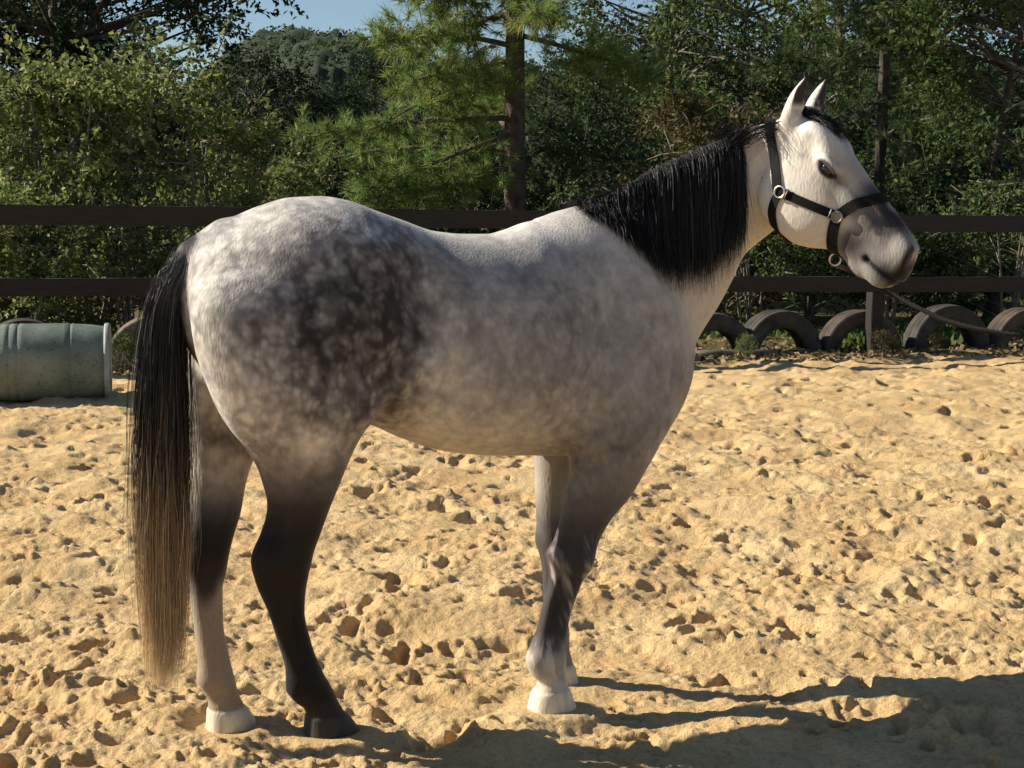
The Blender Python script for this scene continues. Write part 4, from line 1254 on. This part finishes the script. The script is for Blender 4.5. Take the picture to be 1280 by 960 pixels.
def mat_bark(name, c0, c1):
    m, nt, b = new_mat(name)
    tc = nd(nt, "ShaderNodeTexCoord"); mp = nd(nt, "ShaderNodeMapping"); mp.inputs["Scale"].default_value = (14, 14, 3.5)
    n = nd(nt, "ShaderNodeTexVoronoi"); n.inputs["Scale"].default_value = 1.0
    n2 = nd(nt, "ShaderNodeTexNoise"); n2.inputs["Scale"].default_value = 9; n2.inputs["Detail"].default_value = 7
    nt.links.new(tc.outputs["Object"], mp.inputs[0]); nt.links.new(mp.outputs[0], n.inputs["Vector"]); nt.links.new(tc.outputs["Object"], n2.inputs["Vector"])
    nt.links.new(ramp(nt, n2.outputs["Fac"], [(.3, c0), (.7, c1)]), b.inputs["Base Color"])
    b.inputs["Roughness"].default_value = .9; bump(nt, b, n.outputs["Distance"], .8, .03)
    return m
B_PINE = mat_bark("pine_bark", (.04, .028, .022), (.13, .09, .07)); B_GREY = mat_bark("grey_bark", (.07, .06, .045), (.22, .19, .15)); B_DARK = mat_bark("dark_bark", (.03, .024, .018), (.09, .075, .055))

def leaf_mesh(name, pos, dirs, size, tint, rg, up=.5):
    """one folded diamond leaf per position"""
    n = len(pos)
    d = dirs / (np.linalg.norm(dirs, axis=1, keepdims=True) + 1e-9)
    nr = rg.normal(size=(n, 3)) * .8; nr[:, 2] += up
    s = np.cross(d, nr); s /= np.linalg.norm(s, axis=1, keepdims=True) + 1e-9
    nn = np.cross(s, d)
    L = (size * rg.uniform(.65, 1.25, n))[:, None]
    w = L * rg.uniform(.22, .34, n)[:, None]
    base = pos; tip = pos + d * L + nn * L * rg.uniform(-.25, .05, n)[:, None]
    mid = pos + d * L * .45
    a = mid + s * w + nn * w * .3; b = mid - s * w + nn * w * .3
    V = np.stack([base, a, tip, b], 1).reshape(-1, 3)
    i = np.arange(n)[:, None] * 4
    F = np.concatenate([i + np.array([[0, 1, 2]]), i + np.array([[0, 2, 3]])])
    me = mesh_np(name, V, F, False)
    at = me.attributes.new("tint", 'FLOAT', 'POINT'); at.data.foreach_set("value", np.repeat(tint, 4).astype(np.float32))
    return me
def limb_path(a, b, n, rg, sag=.12):
    a = np.array(a, float); b = np.array(b, float); t = np.linspace(0, 1, n)[:, None]
    L = np.linalg.norm(b - a); mid = (a + b) / 2 + rg.normal(size=3) * L * .10 + np.array([0, 0, L * sag])
    return a * (1 - t) ** 2 + mid * 2 * t * (1 - t) + b * t ** 2
def make_tree(seed, H, base, rxy, n_cl, n_tw, n_lf, leaf, trunk_r, stems=1, cl_r=.65, flat=.75):
    """returns trunk mesh, crown mesh; a skeleton of limbs and twigs carrying leaves"""
    rg = np.random.default_rng(seed)
    tubes = []; pos = []; dirs = []; tint = []
    stem_tops = []
    for s in range(stems):
        an = rg.uniform(0, 6.28); sp = 0 if stems == 1 else rg.uniform(.15, .5) * rxy
        foot = np.array([math.cos(an) * sp * .25, math.sin(an) * sp * .25, -.1]); top = np.array([math.cos(an) * sp, math.sin(an) * sp, H * rg.uniform(.8, .93)])
        p = limb_path(foot, top, 12, rg, 0)
        tubes.append(tube(p, np.linspace(trunk_r, trunk_r * .25, 12), 7)); stem_tops.append(p)
    for c in range(n_cl):
        u = rg.random(); z = base + (H - base) * (u ** .9)
        zz = (z - base) / (H - base)
        rr = rxy * (math.sin(math.pi * min(1, .16 + .80 * zz)) ** .7) * math.sqrt(rg.uniform(.12, 1.0)) * rg.uniform(.8, 1.15)
        an = rg.uniform(0, 6.28); cc = np.array([rr * math.cos(an), rr * math.sin(an), z])
        st = stem_tops[rg.integers(stems)]
        k = int(np.clip(np.searchsorted(st[:, 2], z - rr * .55), 1, 11))
        p = limb_path(st[k], cc, 7, rg, .05)
        tubes.append(tube(p, np.linspace(trunk_r * .34, trunk_r * .07, 7), 5))
        out = cc - np.array([0, 0, z - .35 * rr]); out = out / (np.linalg.norm(out) + 1e-6)
        ct = rg.normal() * .12
        rc = cl_r * rg.uniform(.7, 1.3)
        for t_ in range(n_tw):
            d = rg.normal(size=3) + out * .55; d[2] = d[2] * flat + .12; d /= np.linalg.norm(d)
            ln = rc * rg.uniform(.5, 1.15); st_ = cc + rg.normal(size=3) * rc * .22
            tp = limb_path(st_, st_ + d * ln, 4, rg, .08)
            if t_ % 3 == 0: tubes.append(tube(tp, np.linspace(.009, .003, 4), 3))
            q = rg.uniform(.1, 1.0, n_lf)
            b_ = (1 - q)[:, None] ** 2 * tp[0] + (2 * q * (1 - q))[:, None] * (tp[1] + tp[2]) / 2 + (q ** 2)[:, None] * tp[3]
            pos.append(b_ + rg.normal(size=(n_lf, 3)) * leaf * .3)
            dirs.append(rg.normal(size=(n_lf, 3)) * .75 + d * .8 + np.array([0, 0, -.25])); tint.append(np.clip(.42 + ct + rg.normal() * .12 + rg.normal(size=n_lf) * .15, 0, 1))
    V, F = join(tubes)
    tm = poly_mesh("trunk", V, F)
    cm = leaf_mesh("crown", np.concatenate(pos), np.concatenate(dirs), leaf, np.concatenate(tint), rg)
    return tm, cm
def make_pine(seed, H, base, reach, n_br, n_tuft, trunk_r, needle=.19, per=46, side=None):
    rg = np.random.default_rng(seed)
    tubes = []; nv = []; nt_ = []
    tp = limb_path((0, 0, -.1), (.15, .05, H), 16, rg, 0)
    tubes.append(tube(tp, np.linspace(trunk_r, trunk_r * .3, 16), 12))
    for i in range(n_br):
        z = base + (H - base) * ((i + rg.random()) / n_br)
        an = rg.uniform(0, 6.28)
        if side is not None and rg.random() < .55: an = side + rg.normal() * .8
        k = np.interp(z, tp[:, 2], np.arange(16)); k0 = int(min(14, k)); st = tp[k0] + (tp[k0 + 1] - tp[k0]) * (k - k0)
        L = reach * (1 - .42 * min(1, max(0, (z - 2.6) / 1.4))) * rg.uniform(.55, 1.1) * (1 - .55 * ((z - base) / (H - base)) ** 1.5)
        end = st + np.array([math.cos(an) * L, math.sin(an) * L, -L * rg.uniform(-.05, .42)])
        bp = limb_path(st, end, 10, rg, .10)
        tubes.append(tube(bp, np.linspace(trunk_r * .26, .008, 10), 6))
        for j in range(n_tuft):
            q = rg.uniform(.25, 1.0); kk = q * 9; k1 = int(min(8, kk)); b0 = bp[k1] + (bp[k1 + 1] - bp[k1]) * (kk - k1)
            od = rg.normal(size=3); od[2] *= .7; od = od / np.linalg.norm(od) * rg.uniform(.05, .55) * (1.1 - .4 * q)
            e = b0 + od; 
            if j % 2 == 0: tubes.append(tube(limb_path(b0, e, 3, rg, -.1), [.009, .007, .005], 4))
            ax = od / np.linalg.norm(od) * .8 + np.array([0, 0, .35]); ax /= np.linalg.norm(ax)
            d = rg.normal(size=(per, 3)) * .62 + ax * .75; d /= np.linalg.norm(d, axis=1, keepdims=True)
            nl = needle * rg.uniform(.7, 1.15, per)[:, None]
            o = e + ax * rg.uniform(-.10, .06, per)[:, None]
            s = np.cross(d, rg.normal(size=(per, 3))); s /= np.linalg.norm(s, axis=1, keepdims=True)
            tipp = o + d * nl; tipp[:, 2] -= .02
            nv.append(np.stack([o - s * .006, o + s * .006, tipp], 1).reshape(-1, 3)); nt_.append(np.clip(.45 + rg.normal() * .17 + rg.normal(size=per) * .12, 0, 1))
    V, F = join(tubes); tm = poly_mesh("trunk", V, F)
    NV = np.concatenate(nv); me = mesh_np("crown", NV, np.arange(len(NV)).reshape(-1, 3), False)
    a = me.attributes.new("tint", 'FLOAT', 'POINT'); a.data.foreach_set("value", np.repeat(np.concatenate(nt_), 3).astype(np.float32))
    return tm, me

def place(kind, name, px, D, z, rot, scale, bark, leaf, label, cat, group=None, h=None):
    """px is the picture column the plant was surveyed at, D its distance"""
    tm, cm = kind
    x = (px - 640) / 1900 * D * 1.007; z = z + .035 * max(0, D - 26)
    e = bpy.data.objects.new(name, None); COL.objects.link(e)
    e.location = (x, D, z); e.rotation_euler = (0, 0, rot); e.scale = (scale, scale, scale * (h or 1))
    for nm, me, mt in (("trunk", tm, bark), ("crown", cm, leaf)):
        if len(me.materials) == 0: me.materials.append(mt)
        o = link(nm, me, None, e)
        o.material_slots[0].link = 'OBJECT'; o.material_slots[0].material = mt
    tag(e, label, cat, group)
    return e

SH1 = make_tree(101, 2.5, .15, 1.15, 46, 16, 11, .075, .03, 5, .42)
SH2 = make_tree(102, 2.3, .10, 1.20, 46, 16, 11, .068, .028, 6, .40)
SH3 = make_tree(103, 1.5, .05, .95, 30, 14, 10, .060, .02, 6, .32)
TR1 = make_tree(111, 8.5, 1.2, 2.7, 95, 17, 11, .115, .14, 1, .75)
TR2 = make_tree(112, 9.5, 1.6, 3.0, 95, 17, 11, .12, .16, 2, .80)
TR3 = make_tree(113, 6.0, .5, 2.1, 80, 17, 11, .095, .09, 2, .62)
PN1 = make_pine(121, 11.0, 1.7, 3.3, 54, 60, .165, per=56, side=math.pi + .5)
PN2 = make_pine(122, 12.0, 1.0, 2.8, 60, 46, .10, per=52)

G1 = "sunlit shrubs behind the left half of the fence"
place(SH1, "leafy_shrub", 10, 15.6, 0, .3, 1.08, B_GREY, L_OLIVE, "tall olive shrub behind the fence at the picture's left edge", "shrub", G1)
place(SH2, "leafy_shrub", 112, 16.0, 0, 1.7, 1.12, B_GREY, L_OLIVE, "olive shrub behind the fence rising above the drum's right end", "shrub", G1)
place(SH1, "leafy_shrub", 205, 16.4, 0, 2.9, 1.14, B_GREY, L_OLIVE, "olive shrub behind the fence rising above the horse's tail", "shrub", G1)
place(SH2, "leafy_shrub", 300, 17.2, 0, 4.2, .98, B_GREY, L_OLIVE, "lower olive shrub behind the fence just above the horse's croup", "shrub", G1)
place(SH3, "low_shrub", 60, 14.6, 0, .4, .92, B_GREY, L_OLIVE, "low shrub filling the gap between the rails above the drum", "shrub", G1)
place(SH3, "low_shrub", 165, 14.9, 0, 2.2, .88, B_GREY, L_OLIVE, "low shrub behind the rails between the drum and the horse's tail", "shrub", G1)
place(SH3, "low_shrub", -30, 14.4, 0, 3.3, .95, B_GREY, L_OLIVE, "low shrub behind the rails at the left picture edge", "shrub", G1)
G2 = "dark trees behind the left shrubs"
place(TR1, "broadleaf_tree", -40, 29.0, 0, .5, 1.05, B_DARK, L_DARK, "dark broadleaf tree filling the picture's top left corner", "tree", G2)
place(TR2, "broadleaf_tree", 95, 25.0, 0, 2.0, 1.0, B_DARK, L_DARK, "dark broadleaf tree rising behind the left shrubs above the drum", "tree", G2)
place(TR1, "broadleaf_tree", 130, 27.0, 0, 3.6, .92, B_DARK, L_DARK, "dark broadleaf tree above the horse's tail, left of the open sky", "tree", G2)
place(TR3, "broadleaf_tree", 325, 24.0, 0, 1.2, .60, B_DARK, L_DARK, "small dark tree under the patch of sky above the croup", "tree", G2)
place(TR3, "broadleaf_tree", 425, 30.0, 0, 5.0, .56, B_DARK, L_DARK, "small dark tree behind the left boughs of the pine", "tree", G2)
place(PN1, "pine_tree", 645, 21.0, 0, 0, 1.0, B_PINE, L_NEEDLE, "pine with bare dark trunk and long drooping boughs behind the horse's back", "pine tree")
place(PN2, "pine_tree", 1088, 24.0, 0, 1.1, 1.0, B_DARK, L_NEEDLE2, "dense dark pine standing behind the horse's head", "pine tree")
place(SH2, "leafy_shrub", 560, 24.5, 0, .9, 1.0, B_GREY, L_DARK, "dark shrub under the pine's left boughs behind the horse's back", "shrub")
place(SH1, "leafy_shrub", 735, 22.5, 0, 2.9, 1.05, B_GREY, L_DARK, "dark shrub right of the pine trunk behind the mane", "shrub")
place(TR3, "broadleaf_tree", 745, 33.0, 0, 2.5, .72, B_DARK, L_DARK, "dark tree right of the pine trunk, above the mane", "tree")
place(SH2, "rusty_shrub", 872, 18.5, 0, 2.0, 1.13, B_GREY, L_RUST, "reddish brown shrub rising behind the horse's neck", "shrub")
place(TR1, "broadleaf_tree", 840, 31.0, 0, 4.1, .95, B_GREY, L_MID, "pale green tree above the rusty shrub and the horse's neck", "tree", "green trees behind the horse's head")
place(TR2, "broadleaf_tree", 965, 28.0, 0, .2, .92, B_GREY, L_MID, "green tree rising directly behind the horse's ears", "tree", "green trees behind the horse's head")
place(TR3, "broadleaf_tree", 1235, 19.5, 0, 3.0, .95, B_DARK, L_MID, "broadleaf tree filling the upper right edge of the picture", "tree")
place(TR2, "broadleaf_tree", 1330, 25.0, 0, 1.0, 1.0, B_DARK, L_DARK, "dark tree behind the broadleaf tree at the picture's right edge", "tree")
G3 = "shrubs behind the right half of the fence"
place(SH3, "low_shrub", 940, 17.3, 0, 1.4, 1.0, B_GREY, L_MID, "low leafy shrub with pale stems under the horse's jaw", "shrub", G3)
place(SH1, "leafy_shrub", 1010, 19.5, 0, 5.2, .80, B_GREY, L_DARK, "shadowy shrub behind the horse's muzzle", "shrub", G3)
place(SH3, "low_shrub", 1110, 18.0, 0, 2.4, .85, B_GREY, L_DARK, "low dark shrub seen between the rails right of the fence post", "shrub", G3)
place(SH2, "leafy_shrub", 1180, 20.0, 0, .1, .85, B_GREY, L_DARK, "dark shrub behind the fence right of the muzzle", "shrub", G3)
place(SH3, "low_shrub", 1255, 17.6, 0, 4.4, 1.1, B_GREY, L_MID, "bright green shrub behind the rails at the right picture edge", "shrub", G3)
place(SH3, "low_shrub", 870, 18.6, 0, 3.4, 1.0, B_GREY, L_DARK, "low dark shrub behind the rail in front of the horse's chest", "shrub", G3)

G4 = "dark trees closing the wood behind the pine"
place(TR3, "broadleaf_tree", 395, 44.0, 0, 1.9, .66, B_DARK, L_DARK, "dark round tree top just below the far hill", "tree", G4)
place(TR3, "broadleaf_tree", 500, 40.0, 0, 3.1, .88, B_DARK, L_DARK, "dark tree top seen through the pine's left boughs", "tree", G4)
place(TR3, "broadleaf_tree", 595, 43.0, 0, .6, .76, B_DARK, L_MID, "green tree top seen just left of the pine trunk", "tree", G4)
place(TR3, "broadleaf_tree", 690, 38.0, 0, 4.6, .76, B_DARK, L_DARK, "dark tree top seen just right of the pine trunk", "tree", G4)
place(TR3, "broadleaf_tree", 790, 37.0, 0, 2.2, .90, B_DARK, L_DARK, "dark tree top left of the pale green tree above the neck", "tree", G4)
place(TR1, "broadleaf_tree", 925, 36.0, 0, 3.9, .95, B_DARK, L_DARK, "dark tree between the two green trees left of the horse's ears", "tree")
place(TR1, "broadleaf_tree", 50, 30.0, 0, 5.5, 1.0, B_DARK, L_DARK, "tall dark tree farthest back in the upper left corner", "tree", G2)
place(TR1, "broadleaf_tree", 1130, 32.0, 0, 2.2, 1.0, B_DARK, L_DARK, "dark tree behind the dense pine at the upper right", "tree")
# undergrowth that closes the wood
rg = np.random.default_rng(77)
n = 30000
pos = np.stack([rg.uniform(-12, 14, n), rg.uniform(22.5, 33, n), rg.uniform(0, 1, n) ** 1.3 * 3.0], -1)
dn = vnoise3(pos * np.array([.7, .7, .9]), 9); keep = dn > -.12; pos = pos[keep]
me = leaf_mesh("undergrowth", pos, rg.normal(size=(len(pos), 3)), .17, np.clip(.35 + rg.normal(size=len(pos)) * .2, 0, 1), rg)
o = link("undergrowth", me, L_DARK); tag(o, "dark tangled undergrowth between the tree trunks of the wood", "undergrowth", None, "stuff")
# weeds, dry leaves and grass along the foot of the fence
n = 5200
t_ = rg.uniform(-1, 12, n); of = np.abs(rg.normal(size=n)) * .9 - .35; of = np.where(rg.random(n) < .25, rg.uniform(.1, .55, n), -of)
p2 = FA[None] + FD[None] * t_[:, None] + FN[None] * of[:, None]
pos = np.c_[p2, np.full(n, .02) + rg.random(n) * .03]
dd = rg.normal(size=(n, 3)); dd[:, 2] = np.abs(dd[:, 2]) * .35
o = link("leaf_litter", leaf_mesh("leaf_litter", pos, dd, .075, rg.random(n), rg), mat_leaf("dry_leaves", [(.10, .065, .03), (.19, .13, .065), (.27, .20, .11), (.14, .13, .05)], .1)); tag(o, "dry leaves and twigs scattered along the foot of the fence", "leaf litter", None, "stuff")
n = 6000
t_ = rg.uniform(-1, 12, n); of = -.25 - rg.random(n) ** 1.2 * 3.0
cl = vnoise2(t_ * 1.1, of * 2, 3) > -.05
p2 = (FA[None] + FD[None] * t_[:, None] + FN[None] * of[:, None])[cl]; n = len(p2)
dd = rg.normal(size=(n, 3)) * .45; dd[:, 2] = 1
me = leaf_mesh("grass", np.c_[p2, np.zeros(n)], dd, .16, np.clip(.5 + rg.normal(size=n) * .2, 0, 1), rg, 0)
o = link("grass", me, L_MID); tag(o, "grass and weeds growing behind the tyres and the fence", "grass", None, "stuff")
for i, (px_, D_, sc_, lb) in enumerate(((934, 14.55, .15, "small weed sprouting beside the tyre nearest the horse's chest"), (1100, 14.85, .17, "dry weed at the foot of the fence post"), (1165, 15.0, .16, "dry weed in front of the tyre right of the post"), (150, 12.7, .22, "green weed sprouting between the drum and the sandy tyre"))):
    place(SH3, "weed", px_, D_, 0, i * 1.3, sc_, B_GREY, L_OLIVE if i in (0, 3) else L_RUST, lb, "weed", "weeds at the foot of the fence")

# ------------------------------------------------------------------ wooded hills on the horizon
def hill(name, cx, cy, rx, ry, hgt, seed, mat, label):
    n = 150
    a = np.linspace(-1, 1, n); U, Vv = np.meshgrid(a, a)
    r = np.sqrt(U * U + Vv * Vv); z = hgt * np.clip(1 - r * r, 0, 1) ** 1.1
    x = cx + U * rx; y = cy + Vv * ry
    nn = vnoise2(x.ravel() / (hgt * .5), y.ravel() / (hgt * .5), seed).reshape(x.shape)
    z = z * (1 + .35 * nn)
    lum = np.abs(vnoise2(x.ravel() / 3.2, y.ravel() / 3.2, seed + 1)).reshape(x.shape) * 4 + np.abs(vnoise2(x.ravel() / 1.4, y.ravel() / 1.4, seed + 2)).reshape(x.shape) * 2
    z = z + lum * np.clip((1 - r) * 6, 0, 1)
    idx = np.arange(n * n).reshape(n, n)
    F = np.stack([idx[:-1, :-1], idx[:-1, 1:], idx[1:, 1:], idx[1:, :-1]], -1).reshape(-1, 4)
    o = link(name, mesh_np(name, np.stack([x, y, z - 2], -1).reshape(-1, 3), F), mat); tag(o, label, None, None, "structure")
def mat_hill(name, c0, c1):
    m, nt, b = new_mat(name)
    tc = nd(nt, "ShaderNodeTexCoord"); n = nd(nt, "ShaderNodeTexNoise"); n.inputs["Scale"].default_value = .9; n.inputs["Detail"].default_value = 10; n.inputs["Roughness"].default_value = .75
    nt.links.new(tc.outputs["Object"], n.inputs["Vector"]); nt.links.new(ramp(nt, n.outputs["Fac"], [(.35, c0), (.65, c1)]), b.inputs["Base Color"])
    b.inputs["Roughness"].default_value = .9; bump(nt, b, n.outputs["Fac"], 1.0, 1.2)
    return m
mh = mat_hill("forest_hill", (.018, .032, .014), (.05, .075, .028))
hill("far_hill", -38, 330, 60, 60, 37, 5, mh, "distant wooded hill under the patch of sky")
hill("wooded_hill", 28, 150, 75, 45, 15.5, 9, mh, "dark wooded ridge behind the pine")
for nm, cx, cy, rx, ry, hg, n, sz, lb in (("ridge_canopy", 28, 150, 75, 45, 15.5, 26000, .55, "tree canopy covering the wooded ridge behind the pine"), ("hill_canopy", -38, 330, 60, 60, 37, 22000, .95, "tree canopy covering the distant hill")):
    a_ = rg.uniform(0, 6.28, n); r_ = np.sqrt(rg.random(n)) * .97
    xx_ = cx + rx * r_ * np.cos(a_); yy_ = cy + ry * r_ * np.sin(a_)
    zz_ = hg * (1 - r_ * r_) ** 1.1 * (1 + .35 * vnoise2(xx_ / (hg * .5), yy_ / (hg * .5), 9 if hg < 20 else 5)) - 2 + rg.random(n) * 2.2
    o = link(nm, leaf_mesh(nm, np.stack([xx_, yy_, zz_], -1), rg.normal(size=(n, 3)), sz, np.clip(.4 + rg.normal(size=n) * .2, 0, 1), rg), L_DARK); tag(o, lb, "canopy", None, "stuff")
